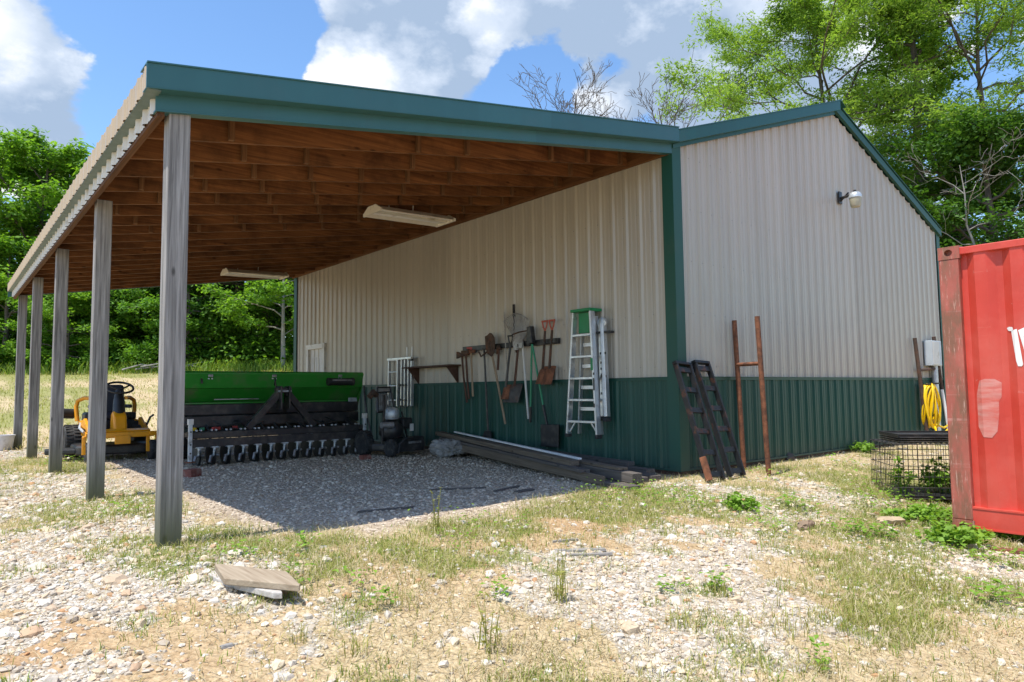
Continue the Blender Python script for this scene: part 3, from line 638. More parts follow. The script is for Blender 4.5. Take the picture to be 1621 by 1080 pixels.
# ------------------------------------------------------------------ carport
car = thing('lean_to_carport', 'open lean-to carport with green fascia and brown wooden rafters', 'carport', (-WC/2, LEN/2, 0))
def rz(x): return RZ0+RK*x
XL = -WC-.155
for i, yy in enumerate(POST_Y):
    zt = rz(-WC)-.005; mb = MB(); bz = float(gz(-WC, yy))-.15
    mb.b2((-WC-.07, yy-.07+.07, bz), (-WC+.07, yy+.07+.07, zt)); mb.build('post', M['post'], car, .004)
n = 0; y = 0.075; deep = MB()
while y < LEN+.05:
    mb = MB()
    mb.prism([(-WC-.10, rz(-WC-.10)+.004), (-.065, rz(-.065)+.004), (-.065, rz(-.065)+.232), (-WC-.10, rz(-WC-.10)+.232)], y-.019, y+.019, 'Y')
    mb.build('rafter', M['joist'], car)
    x = -WC+.25+(0.30 if n % 2 else 0.0)
    if y+.6 < LEN+.1:
        late = MB()
        while x < -.12 and n < 9:
            if random.random() < .15: x += .60; continue
            mb = MB() if n < 10 else late
            mb.b2((x-.021, y-.066, rz(x)+.012), (x+.021, y-.0195, rz(x)+.228))
            if n < 10: mb.build('cleat', M['cleat'], car)
            x += .60
        if late.v: deep.v, deep.f = deep.v+late.v, deep.f+[tuple(i+len(deep.v) for i in q) for q in late.f]
    y += .600; n += 1
YE = LEN+.10
MB().b2((-.060, .02, rz(-.06)-.02), (-.026, YE, rz(-.06)+.232)).build('ledger_board', M['joist_y'], car)
mb = MB(); mb.prism([(XL-.05, rz(XL-.05)+.2335), (-.03, rz(-.03)+.2335), (-.03, rz(-.03)+.243), (XL-.05, rz(XL-.05)+.243)], -.02, YE, 'Y'); mb.build('roof_deck', M['deck'], car)
# ribbed roofing on top
pr = []; k = -.10
while k < YE: pr += [(k-.032, 0), (k-.014, .019), (k+.014, .019), (k+.032, 0)]; k += .2286
vs = []
for u, h in pr:
    for x in (-WC-.235, -.03): vs.append((x, u, rz(x)+.244+h))
MB().add(vs, [(2*i, 2*i+1, 2*i+3, 2*i+2) for i in range(len(pr)-1)]).build('roof_steel', M['roof'], car)
xo = -WC-.235
ribbed('eave_trim', 'Y', -.13, YE, rz(xo)+.105, rz(xo)+.262, xo, M['roof'], car, -1, 0.2286, .05, .012)
MB().b2((xo+.0005, -.128, rz(xo)+.109), (xo+.004, YE, rz(xo)+.243)).build('eave_backing', M['roof'], car)
mb = MB(); mb.b2((xo+.001, -.128, rz(xo)+.100), (-WC-.152, YE, rz(xo)+.108)); mb.build('soffit', M['soffit'], car)
ribbed('eave_siding', 'Y', -.03, YE, rz(XL)-.02, rz(xo)+.10, XL, M['white_sheet'], car, -1, 0.2286, .09)
mb = MB(); mb.b2((XL+.004, -.02, rz(XL)-.045), (-WC-.105, YE, rz(XL)+.17)); mb.build('eave_beam', M['deck'], car)

mb = MB(); mb.prism([(XL-.01, rz(XL-.01)-.005), (-.037, rz(-.037)-.005), (-.037, rz(-.037)+.15), (XL-.01, rz(XL-.01)+.15)], -.035, -.021, 'Y')
mb.prism([(XL-.01, rz(XL-.01)-.019), (-.037, rz(-.037)-.019), (-.037, rz(-.037)-.006), (XL-.01, rz(XL-.01)-.006)], -.035, .05, 'Y'); mb.build('fascia_trim', M['rake'], car)
mb = MB(); mb.prism([(xo-.012, rz(xo)+.105), (-.031, rz(-.031)+.105), (-.031, rz(-.031)+.268), (xo-.012, rz(xo)+.268)], -.145, -.130, 'Y')
mb.prism([(xo-.012, rz(xo)+.269), (-.031, rz(-.031)+.269), (-.031, rz(-.031)+.279), (xo-.012, rz(xo)+.279)], -.155, .05, 'Y')
mb.prism([(xo-.012, rz(xo)+.098), (-.031, rz(-.031)+.098), (-.031, rz(-.031)+.104), (xo-.012, rz(xo)+.104)], -.145, -.036, 'Y'); mb.build('rake_trim', M['rake'], car)
mb = MB(); mb.prism([(xo, rz(xo)), (-.03, rz(-.03)), (-.03, rz(-.03)+.25), (xo, rz(xo)+.25)], YE+.002, YE+.02, 'Y'); mb.build('rear_fascia', M['rake'], car)

# rows of screws along the hidden girts
def screws(name, axis, u0, u1, zs, ztop=None):
    mb = MB()
    for z in zs:
        u = u0+.06+.0457
        while u < u1-.05:
            if ztop is None or z < ztop(u)-.06:
                c = (u, -.004, z) if axis == 'X' else (-.004, u, z); d = .0075
                if axis == 'X': mb.add([(u-d, -.0055, z-d), (u+d, -.0055, z-d), (u+d, -.0055, z+d), (u-d, -.0055, z+d), (u, -.012, z)], [(0, 1, 4), (1, 2, 4), (2, 3, 4), (3, 0, 4)])
                else: mb.add([(-.0055, u-d, z-d), (-.0055, u+d, z-d), (-.0055, u+d, z+d), (-.0055, u-d, z+d), (-.012, u, z)], [(0, 1, 4), (1, 2, 4), (2, 3, 4), (3, 0, 4)])
            u += .2286
    return tag(mb.build(name, M['screw'], barn), kind='stuff')
M['screw'] = plain('screw_heads', (0.30, 0.29, 0.27), 0.4, 0.5, 0.1, 5)
screws('screws', 'X', 0, W, (1.30, 1.95, 2.60, 3.25, 3.90, 4.55), gable_z); screws('screws', 'Y', 0, LEN, (1.30, 1.95, 2.60, 3.25))
M['screw_g'] = plain('green_screw_heads', (0.03, 0.12, 0.09), 0.4, 0.2, 0.1, 5)
# ------------------------------------------------------------------ things fixed to the barn and carport
def wallp(y, z, off=.06): return (-off, y, z)
def gable_p(x, z, off=.06): return (x, -off, z)
# dusk-to-dawn lamp on the gable
lamp = thing('wall_lamp', 'grey yard lamp with a ribbed lens on a short black arm on the gable wall', 'wall lamp', (4.32, -.02, 4.07))
MB().b2((4.27, -.045, 3.97), (4.37, -.019, 4.17)).build('mounting_plate', M['black'], lamp, .006)
MB().path([(4.32, -.04, 4.06), (4.24, -.16, 4.045), (4.14, -.28, 4.03), (4.07, -.36, 4.00)], .022, 10).tube((4.32, -.04, 4.01), (4.2, -.22, 4.09), .014).build('arm', M['black'], lamp, smooth=True)
lc = (4.03, -.40, 0)
MB().lathe([(.03, 4.03), (.06, 4.024), (.082, 4.002), (.093, 3.972), (.095, 3.94), (.09, 3.935)], lc, 'Z', 28).build('housing', M['zinc'], lamp, smooth=True)
MB().lathe([(.018, 4.062), (.022, 4.058), (.022, 4.03), (.016, 4.028)], (4.02, -.40, 0), 'Z', 12).build('photocell', M['plastic'], lamp, smooth=True)
m_, t_, b_ = new_mat('prismatic_lens'); b_.inputs['Base Color'].default_value = (.46, .43, .31, 1); b_.inputs['Roughness'].default_value = .25
bump(t_, b_, N(t_, 'ShaderNodeTexWave', i_Scale=22.0).outputs[1], .4, .01); M['lens'] = m_
MB().lathe([(.088, 3.933), (.086, 3.90), (.075, 3.815), (.066, 3.795), (.04, 3.79)], lc, 'Z', 28).build('lens', M['lens'], lamp, smooth=True)
# two shop lights hung under the rafters
def shop_light(label, x0, x1, yc, z0, z1):
    t = thing('shop_light', label, 'ceiling light', ((x0+x1)/2, yc, z0), 0, 'shop lights under the carport rafters')
    mb = MB(); k = (z1-z0)/(x1-x0)
    def zz(x): return z0+k*(x-x0)
    for s in (-1, 1):
        mb.add([(x, yc+a, zz(x)+b) for x in (x0, x1) for a, b in ((0, .085), (s*.10, .08), (s*.235, 0), (s*.235, -.012), (s*.095, .068), (0, .073))],
               [(0, 1, 7, 6), (1, 2, 8, 7), (2, 3, 9, 8), (3, 4, 10, 9), (4, 5, 11, 10), (0, 5, 4, 1), (1, 4, 3, 2), (6, 7, 10, 11), (7, 8, 9, 10)])
    mb.build('reflector', M['fixture'], t)
    for x in (x0, x1):
        MB().add([(x+dx, yc+a, zz(x)+b) for dx in (-.012, .012) for a, b in ((-.24, -.018), (.24, -.018), (.24, .02), (.10, .095), (-.10, .095), (-.24, .02))], [(0, 1, 2, 3, 4, 5), (11, 10, 9, 8, 7, 6)]+[(i, (i+1) % 6, 6+(i+1) % 6, 6+i) for i in range(6)]).build('end_cap', M['fixture'], t)
    for s in (-.12, .12): MB().tube((x0+.02, yc+s, zz(x0)+.03), (x1-.02, yc+s, zz(x1)+.03), .019, 12).build('fluorescent_tube', M['white'], t, smooth=True)
    MB().b2((x0+.02, yc-.045, z0+.028), (x1-.02, yc+.045, z0+.062)).build('ballast_cover', M['fixture'], t)
    for xx in (x0+.25, x1-.55):
        MB().path([(xx, yc, zz(xx)+.08), (xx+.01, yc+.005, zz(xx)+.2), (xx-.015, yc, rz(xx)+.02)], .006, 6).build('hanging_cord', M['white_sheet'], t)
shop_light('white shop light hanging under the front half of the carport', -2.40, -1.22, 3.10, 3.43, 3.46)
shop_light('white shop light hanging far back under the carport near the side door', -2.46, -1.25, 9.1, 3.43, 3.46)
# ------------------------------------------------------------------ tool rail and tools on the side wall
rail = thing('tool_rail', 'long black tool rail screwed across the beige side wall', 'tool rail', (-.05, 3.16, 1.73))
MB().b2((-.062, 2.0, 1.685), (-.022, 4.32, 1.765)).build('rail', M['black'], rail, .004)
for yy in (4.1, 3.66, 3.42, 2.98, 2.80, 2.56, 2.22, 2.08):
    MB().path([(-.06, yy, 1.70), (-.10, yy, 1.69), (-.13, yy, 1.68), (-.135, yy, 1.72)], .009, 6).build('hook', M['black'], rail, smooth=True)
MB().b2((-.066, 4.05, 1.70), (-.0625, 4.20, 1.75)).build('badge', M['red_paint'], rail)
def tool(name, label, cat, y, z): return thing(name, label, cat, (-.1, y, z), 0, 'tools hanging on the tool rail')
# axe, sledge and maul at the far end
t = tool('axe', 'axe with the longest reddish handle, farthest along the tool rail', 'axe', 4.25, 1.6)
MB().path([(-.10, 4.29, 1.63), (-.10, 4.24, 1.25), (-.10, 4.15, .84)], [.017, .016, .02], 8).build('handle', M['dark_handle'], t, smooth=True)
MB().prism([(4.20, 1.65), (4.30, 1.655), (4.42, 1.69), (4.425, 1.57), (4.30, 1.60), (4.20, 1.605)], -.122, -.08, 'X').build('axe_head', M['dark_rust'], t, .006)
t = tool('sledgehammer', 'sledgehammer with a dark handle hung between two axes on the rail', 'sledgehammer', 4.15, 1.65)
MB().path([(-.105, 4.17, 1.66), (-.105, 4.13, 1.2), (-.105, 4.09, .90)], [.018, .017, .02], 8).build('handle', M['dark_handle'], t, smooth=True)
MB().bar((-.105, 4.07, 1.655), (-.105, 4.27, 1.665), .065, .07).build('hammer_head', M['dark_rust'], t, .012)
t = tool('axe', 'axe with a pale handle hung beside the sledgehammer', 'axe', 4.0, 1.65)
MB().path([(-.10, 4.03, 1.68), (-.10, 4.01, 1.3), (-.10, 3.985, .94)], [.016, .015, .019], 8).build('handle', M['handle'], t, smooth=True)
MB().prism([(3.92, 1.70), (4.03, 1.69), (4.12, 1.72), (4.125, 1.61), (4.03, 1.645), (3.92, 1.64)], -.12, -.085, 'X').build('axe_head', M['rust'], t, .006)
t = tool('ice_scraper', 'tall black-handled floor scraper with a wide flat blade at its foot', 'scraper', 3.66, 1.6)
MB().path([(-.09, 3.69, 1.68), (-.085, 3.65, 1.0), (-.08, 3.62, .40)], .016, 8).build('handle', M['black'], t, smooth=True)
MB().prism([(3.55, .40), (3.69, .40), (3.80, .23), (3.52, .23)], -.095, -.07, 'X').build('blade', M['black'], t, .003)
MB().path([(-.10, 3.82, 1.66), (-.10, 3.76, 1.58), (-.10, 3.66, 1.62), (-.10, 3.56, 1.66)], .014, 6).build('crossbar', M['dark_rust'], t, smooth=True)
t = tool('shovel', 'round-point shovel hung upside down with its muddy blade above the rail', 'shovel', 3.36, 1.6)
MB().path([(-.11, 3.46, 1.60), (-.10, 3.32, 1.1), (-.09, 3.17, .52)], .018, 8).build('handle', M['handle'], t, smooth=True)
mb = MB(); pr = [(3.44, 1.56), (3.36, 1.62), (3.345, 1.76), (3.36, 1.86), (3.42, 1.925), (3.47, 1.94), (3.54, 1.905), (3.60, 1.89), (3.585, 1.72), (3.54, 1.61)]
mb.prism(pr, -.145, -.132, 'X').build('blade', M['dark_rust'], t, .004)
MB().path([(-.125, 3.46, 1.58), (-.15, 3.47, 1.7), (-.15, 3.48, 1.84)], [.024, .02, .008], 8).build('socket', M['dark_rust'], t, smooth=True)
t = tool('pickaxe', 'rusty double-ended pick head with a short stub hung beside the shovel blade', 'pickaxe', 3.3, 1.7)
MB().path([(-.09, 3.36, 1.60), (-.11, 3.31, 1.72), (-.10, 3.24, 1.66)], [.012, .03, .010], 8).build('pick_head', M['dark_rust'], t, smooth=True)
MB().path([(-.085, 3.31, 1.73), (-.085, 3.35, 1.35)], .018, 8).build('handle', M['dark_handle'], t, smooth=True)
t = tool('rod', 'thin pale rod standing taller than the rail', 'rod', 3.16, 1.7)
MB().path([(-.075, 3.19, 2.24), (-.09, 3.14, 1.66), (-.085, 3.10, 1.2)], .009, 6).build('shaft', M['grey_wood'], t, smooth=True)
t = tool('leaf_rake', 'leaf rake with wire tines fanned out above the rail and a black grip', 'rake', 2.9, 1.9)
mb = MB()
for i in range(17):
    f = i/16; ye = 3.13-.56*f; ze = 2.04+.10*math.sin(math.pi*f)+.03
    mb.path([(-.10, 2.93-.10*f, 1.64), (-.11, 2.97-.34*f, 1.88), (-.10, ye, ze), (-.15, ye-.002, ze+.02)], .0062, 5)
mb.build('tines', M['steel'], t); MB().path([(-.105, 2.96, 1.875), (-.12, 2.78, 1.90), (-.105, 2.60, 1.91)], .012, 6).build('brace', M['dark_rust'], t, smooth=True)
MB().path([(-.07, 2.96, 2.34), (-.07, 2.96, 1.9), (-.08, 2.90, 1.6)], .011, 8).build('handle', M['dark_rust'], t, smooth=True); MB().path([(-.07, 2.96, 2.34), (-.07, 2.96, 2.14)], .021, 10).build('grip', M['rubber'], t, smooth=True)
def scoop(label, name, y0, z0, yb, zb, wd, ht, hm, bm, grip, off, cat='shovel', skew=0.0):
    t = tool(name, label, cat, (y0+yb)/2, (z0+zb)/2)
    MB().path([(-off, y0, z0), (-off-.02, (y0+yb)/2, (z0+zb)/2), (-off-.045, yb, zb-.04)], [.017, .018, .02], 8).build('handle', hm, t, smooth=True)
    h = wd/2; n = 7; vs = []
    for th in (0, .008):
        for j in range(5):
            g = j/4; ww = h*(0.86+.14*g) if j else h*.62
            for i in range(n):
                f = i/(n-1)*2-1
                vs.append((-off-.05-.05*f*f*(1-.5*g)*(-1)*1.0 - .04*g + (.03 if j == 0 else 0)-th, yb+f*ww+skew*g, zb-ht*g))
    fs = []
    for s in (0, 1):
        for j in range(4):
            for i in range(n-1):
                a = s*5*n+j*n+i; fs.append((a, a+1, a+n+1, a+n))
    for i in range(n-1): fs += [(4*n+i, 4*n+i+1, 9*n+i+1, 9*n+i), (i, i+1, 5*n+i+1, 5*n+i)]
    for j in range(4): fs += [(j*n, j*n+n, 5*n+j*n+n, 5*n+j*n), (j*n+n-1, j*n+2*n-1, 5*n+j*n+2*n-1, 5*n+j*n+n-1)]
    MB().add(vs, fs).build('blade', bm, t, smooth=True)
    g_ = MB(); a, b = y0, z0
    g_.path([(-off, a, b), (-off, a+.035, b+.06), (-off, a+.055, b+.14)], .011, 8); g_.path([(-off, a, b), (-off, a-.035, b+.06), (-off, a-.055, b+.14)], .011, 8)
    g_.tube((-off, a-.06, b+.14), (-off, a+.06, b+.14), .014); g_.build('d_grip', grip, t, smooth=True)
    return t
scoop('small brown-bladed spade with a black grip hung overlapping the wide scoop', 'spade', 3.0, 1.72, 3.07, 1.12, .17, .22, M['black'], M['rust'], M['black'], .11)
scoop('wide dark scoop shovel with a red handle below the rail', 'scoop_shovel', 2.85, 1.70, 2.90, 1.13, .36, .28, M['dark_handle'], M['dark_steel'], M['red_paint'], .08, skew=.07)
t = tool('garden_hoe', 'hoe with a cream painted handle hung to the left of the green handles', 'hoe', 2.7, 1.2)
MB().path([(-.09, 2.75, 1.78), (-.09, 2.63, .61)], .016, 8).build('handle', M['white_sheet'], t, smooth=True); MB().prism([(2.70, 1.74), (2.86, 1.735), (2.86, 1.66), (2.71, 1.66)], -.13, -.12, 'X').build('blade', M['steel'], t)
t = tool('push_broom', 'green-handled broom with a dark upright head above the rail', 'broom', 2.55, 1.3)
MB().path([(-.10, 2.52, 1.70), (-.09, 2.58, .78)], .015, 8).build('handle', M['green_handle'], t, smooth=True); MB().path([(-.09, 2.578, .79), (-.09, 2.592, .56)], .019, 8).build('grip', M['black'], t, smooth=True)
MB().prism([(2.585, 1.70), (2.575, 1.96), (2.50, 1.97), (2.455, 1.72)], -.15, -.07, 'X').build('broom_head', M['black'], t, .008)
t = tool('snow_pusher', 'green-handled pusher slanting down to a wide dark plate near the floor', 'snow pusher', 2.3, 1.0)
MB().path([(-.11, 2.50, 1.70), (-.10, 2.29, .81)], .015, 8).build('handle', M['green_handle'], t, smooth=True); MB().path([(-.10, 2.292, .82), (-.09, 2.22, .52)], .02, 8).build('sleeve', M['black'], t, smooth=True)
MB().prism([(2.34, .54), (1.96, .55), (1.98, .23), (2.34, .23)], -.115, -.09, 'X').build('plate', M['black'], t, .008)
scoop('rust-red square shovel with an orange D-grip, farther of the matching pair', 'square_shovel', 2.24, 1.88, 2.25, 1.37, .20, .25, M['dark_rust'], M['rust'], M['orange_paint'], .09, skew=.03)
scoop('rust-red square shovel with an orange D-grip, nearest to the stepladder', 'square_shovel', 2.08, 1.88, 2.10, 1.37, .22, .26, M['dark_rust'], M['rust'], M['orange_paint'], .10, skew=.05)
# ------------------------------------------------------------------ wooden shelf
t = thing('wall_shelf', 'brown wooden shelf on two triangular brackets on the side wall', 'shelf', (-.15, 5.15, 1.45))
MB().b2((-.27, 4.42, 1.45), (-.0205, 5.95, 1.475)).build('shelf_board', M['brown_paint'], t, .003)
for yy in (4.50, 5.74):
    MB().prism([(-.26, 1.449), (-.0205, 1.449), (-.0205, 1.16)], yy, yy+.03, 'Y').build('bracket', M['brown_paint'], t)
# ------------------------------------------------------------------ ladders
def stepladder(label):
    t = thing('stepladder', label, 'stepladder', (-.2, 1.33, .5))
    # front frame faces out from the wall; closed; hangs so that its feet clear the floor
    def rail_pts(s): return ((-.235, 1.325+s*.155, 2.06), (-.235, 1.365+s*.275, .44))
    for s in (-1, 1):
        a, b = rail_pts(s); MB().bar(a, b, .028, .085, up=(1, 0, 0)).build('side_rail', M['alu'], t, .003)
        a2, b2 = (-.12, 1.325+s*.12, 2.0), (-.10, 1.365+s*.20, .44); MB().bar(a2, b2, .024, .06, up=(1, 0, 0)).build('rear_rail', M['alu'], t, .002)
        MB().box((-.235, 1.368+s*.277, .425), (.10, .04, .05)).build('foot', M['rubber'], t, .006)
        MB().bar((-.235, 1.36+s*.25, .47), (-.235, 1.36+s*.13, .62), .015, .02).build('foot_brace', M['alu'], t)
    for i in range(5):
        z = .61+.285*i; f = (z-.44)/1.62; hw = .275-.12*f; c = 1.365-.04*f
        MB().box((-.24, c, z), (.085, hw*2-.03, .03)).build('step', M['alu'], t, .003)
        if i: MB().box((-.11, c, z-.12), (.03, (hw*2-.09)*.84, .045)).build('rear_rung', M['alu'], t)
    MB().b2((-.30, 1.145, 2.06), (-.06, 1.505, 2.10)).build('top_cap', M['green_plastic'], t, .008)
    mb = MB(); mb.b2((-.19, 1.19, 1.78), (-.175, 1.46, 2.055)); mb.build('folded_tray', M['green_plastic'], t, .006)
    MB().b2((-.281, 1.125, 1.28), (-.2785, 1.165, 1.44)).build('green_decal', M['green_plastic'], t)
    for zz, hh in ((1.22, .03), (1.02, .16), (.80, .05)): MB().b2((-.281, 1.1, zz), (-.2785, 1.125, zz+hh)).build('warning_decal', M['black'], t)
    return t
stepladder('aluminium stepladder with a green top hung closed on the side wall')
t = thing('folding_ladder', 'narrow folded aluminium ladder hung beside the stepladder', 'ladder', (-.1, 1.08, 1.3))
for dy, dz in ((.0, 0), (-.075, 0)):
    MB().bar((-.10+dy*.3, 1.125+dy*.7, 1.90), (-.12+dy*.3, 1.10+dy*1.1, .68), .055, .07, up=(1, 0, 0)).build('folded_rail', M['alu'], t, .006)
MB().lathe([(.06, -.02), (.075, -.015), (.075, .015), (.06, .02)], (0, 0, 0), 'X', 20).move((-.11, 1.10, 1.90)).build('hinge', M['alu'], t, smooth=True)
MB().b2((-.15, .93, 1.76), (-.07, 1.20, 1.79)).build('hanger_bolt', M['black'], t, .004)
mb = MB(); mb.box((-.13, 1.095, .655), (.09, .06, .05)); mb.build('foot', M['rubber'], t, .006); MB().box((-.15, 1.01, .645), (.09, .06, .05)).build('foot', M['rubber'], t, .006)
for z in (1.5, 1.2): MB().box((-.155, 1.06, z), (.012, .10, .03)).build('latch', M['black'], t)
for z in (1.38, 1.3, 1.22, .98): MB().box((-.153, 1.098, z), (.006, .02, .03)).build('decal', M['black'], t)
t = thing('articulated_ladder', 'folded multi-section aluminium ladder hung by the shelf above the black mower', 'ladder', (-.15, 6.2, 1.2))
for i, (yy, xx) in enumerate(((6.60, -.16), (6.27, -.16), (6.14, -.15), (6.04, -.14), (5.93, -.13), (5.84, -.12))):
    MB().bar((xx, yy-.02, 1.64), (xx, yy, .76), .028, .06, up=(1, 0, 0)).build('side_rail', M['alu'], t, .003)
for z in (1.62, 1.40, 1.14, .87): MB().tube((-.165, 6.26, z), (-.165, 6.61, z-.0), .016).build('rung', M['alu'], t, smooth=True)
for z in (1.15, .88, .76):
    for yy in (6.14, 6.04, 5.93): MB().lathe([(.022, 0), (.026, .01), (.02, .02)], (0, 0, 0), 'X', 12).move((-.205, yy, z)).build('hinge', M['plastic'], t, smooth=True)
MB().box((-.16, 6.2, 1.645), (.06, .86, .04)).build('hinge_bar', M['alu'], t, .004)
for yy in (6.11, 5.93): MB().tube((-.06, yy, 1.66), (-.06, yy, 1.86), .008).build('hanging_strap', M['alu'], t)
MB().box((-.14, 5.84, 1.62), (.05, .12, .06)).build('locking_block', M['black'], t, .006)
# ------------------------------------------------------------------ ramps, pipe frames, hose and meter box on the gable
def ramp_thing(label, top, bot, wdt, nr, worn):
    t = thing('loading_ramp', label, 'ramp', bot, 0, 'black loading ramps'); T, B = Vector(top), Vector(bot)
    ax = (T-B).normalized(); side = Vector((1, .05, 0)); side = (side-ax*side.dot(ax)).normalized(); nrm = side.cross(ax)
    for s in (-1, 1):
        MB().bar(B+side*s*wdt/2, T+side*s*wdt/2, .030, .065, up=nrm).build('side_rail', M['black_ramp'], t, .004)
    for i in range(nr):
        f = .045+.91*i/(nr-1); q = B.lerp(T, f)
        MB().bar(q-side*(wdt/2-.0155), q+side*(wdt/2-.0155), .062, .03, up=nrm).build('rung', M['black_ramp'], t, .003)
    q = T+ax*.02-nrm*.0; MB().bar(q-side*(wdt/2+.02), q+side*(wdt/2+.02), .06, .035, up=ax).build('hook_lip', M['black_ramp'], t, .004)
    if worn: MB().bar(B-side*wdt/2-ax*.004, B-side*wdt/2+ax*.26, .036, .071, up=nrm).build('worn_end', M['rust'], t, .004)
def ramp_ends(px0, px1, py0, y0, bx0, bx1, by):
    return None
gA = on_ground(1134, 764); gB = on_ground(1167, 758)
ramp_thing('black steel loading ramp with a rust-red worn foot, leaning on the green corner', (-.035, -.10, 1.305), (gA[0], gA[1], gA[2]+.03), .27, 6, True)
ramp_thing('black steel loading ramp with clean feet, leaning against the gable beside the rust-footed one', (.335, -.10, 1.325), (gB[0], gB[1], gB[2]+.03), .28, 6, False)
def pipe_frame(label, b1, t1, b2, t2, f, group_m, r=.03):
    t = thing('pipe_frame', label, 'pipe frame', b1, 0, 'H-shaped pipe frames')
    for a, b in ((b1, t1), (b2, t2)): MB().tube(a, b, r, 14).build('upright', group_m, t, smooth=True)
    q1, q2 = Vector(b1).lerp(Vector(t1), f), Vector(b2).lerp(Vector(t2), f)
    MB().tube(q1, q2, r*.8, 12).build('crossbar', group_m, t, smooth=True)
b1 = on_ground(1178, 744); b2 = on_ground(1217, 753)
d1 = view_dir(1198.5, 501); kk = (-.52-CAM[1])/d1[1]; tp2 = CAM+d1*kk
pipe_frame('rusty orange pipe frame like a tall H, standing by the black ramps', b1, (1.10, -.085, 1.90), b2, tuple(tp2), .70, M['rust'], .031)
pipe_frame('dark brown pipe frame like a tall H, leaning on the gable behind the yellow hose', (7.06, -.16, 0.0), (6.93, -.07, 1.90), (8.1, -.16, 0.0), (7.84, -.07, 1.96), .69, M['dark_rust'], .034)
t = thing('yellow_hose', 'coil of yellow hose hanging on the gable near the meter box', 'hose', (7.15, -.12, .65))
mb = MB(); r3 = random.Random(4)
for i in range(9):
    cx = 7.12+r3.uniform(-.05, .09); pts = []; w_ = r3.uniform(.10, .19); hh = r3.uniform(.34, .41); yo = -.13-.018*i
    for k in range(28):
        a = 2*math.pi*k/28; pts.append((cx+w_*math.sin(a)*(1-.25*math.cos(a)), yo+.03*math.sin(a*2+i), .66+hh*math.cos(a)))
    mb.path(pts, .017, 8, closed=True)
mb.path([(7.2, -.3, .30), (7.35, -.33, .26), (7.6, -.36, .33), (7.68, -.3, .45), (7.72, -.36, .2), (7.6, -.4, .02)], .018, 8)
mb.path([(7.0, -.3, .29), (6.9, -.36, .2), (7.05, -.42, .17), (7.3, -.4, .23)], .018, 8)
mb.build('coil', M['hose'], t, smooth=True); MB().tube((7.15, -.02, 1.04), (7.15, -.36, 1.07), .014).build('hanging_peg', M['black'], t)
t = thing('meter_box', 'pale grey electric meter box with a pipe running down the gable', 'meter box', (7.7, -.1, 1.6))
MB().b2((7.46, -.165, 1.40), (7.92, -.021, 1.87)).build('box', M['meter'], t, .008)
MB().b2((7.48, -.176, 1.42), (7.78, -.1655, 1.85)).build('door', M['white_sheet'], t, .004)
MB().tube((7.74, -.09, 1.40), (7.74, -.09, -.05), .055, 16).build('conduit', M['zinc'], t, smooth=True)
MB().tube((7.9, -.14, .95), (7.98, -.2, .12), .03, 10).build('white_pipe', M['white'], t, smooth=True)
# ------------------------------------------------------------------ shipping container
CX, CY, CZ, CH, CL = 0.40, -2.72, -0.30, 2.62, 6.06
def container_mat(name, red, worn):
    m, t, b = new_mat(name)
    V = stretched(t, (1, 1, 1)); f = noise(t, stretched(t, (1.2, 1.2, .35)), 2.2, 6)
    c = ramp(t, f, [(0.3, tuple(q*.88 for q in red)), (0.7, tuple(q*1.12 for q in red))])
    # chalked, sun-faded paint
    c = mixc(t, ramp(t, noise(t, V, 1.6, 7, .65), [(0.42, (0, 0, 0)), (0.78, (.42,)*3)]), c, (.66, .20, .15))
    # rubbed streaks along the wall
    g = noise(t, stretched(t, (30, .9, 22)), 1.0, 5, .6)
    c = mixc(t, ramp(t, g, [(0.66-.05*worn, (0, 0, 0)), (0.74, (.5,)*3)]), c, (.66, .40, .34))
    rs = noise(t, stretched(t, (5, 5, 1.5)), 1.6, 9, .72)
    c = mixc(t, ramp(t, rs, [(0.68-.24*worn, (0, 0, 0)), (0.80-.22*worn, (.95,)*3)]), c, (.22, .10, .06))
    if worn > .4:
        sc2 = noise(t, stretched(t, (55, 55, 5)), 1.0, 7, .75)
        c = mixc(t, ramp(t, sc2, [(0.57, (0, 0, 0)), (0.64, (.8,)*3)]), c, (.58, .36, .29))
    L(t, c, b.inputs['Base Color']); b.inputs['Roughness'].default_value = .5
    h = math_node(t, 'ADD', math_node(t, 'MULTIPLY', noise(t, V, 2.6, 3), 1.0), math_node(t, 'MULTIPLY', noise(t, V, 30, 6), .05)); bump(t, b, h, .35, .03); return m
M['cont'] = container_mat('container_red', (.56, .050, .030), 0.0)
M['cont_worn'] = container_mat('worn_container_red', (.38, .10, .07), 1.0)
M['patch'] = plain('repainted_patch', (.62, .26, .22), .6, 0, .12, 7, (.58, .10, .07), .6, .1, stretch=(1, .5, 2.5))
cont = thing('shipping_container', 'red corrugated steel shipping container with a rusty corner post and white lettering', 'shipping container', (CX+1.2, CY-CL/2, CZ))
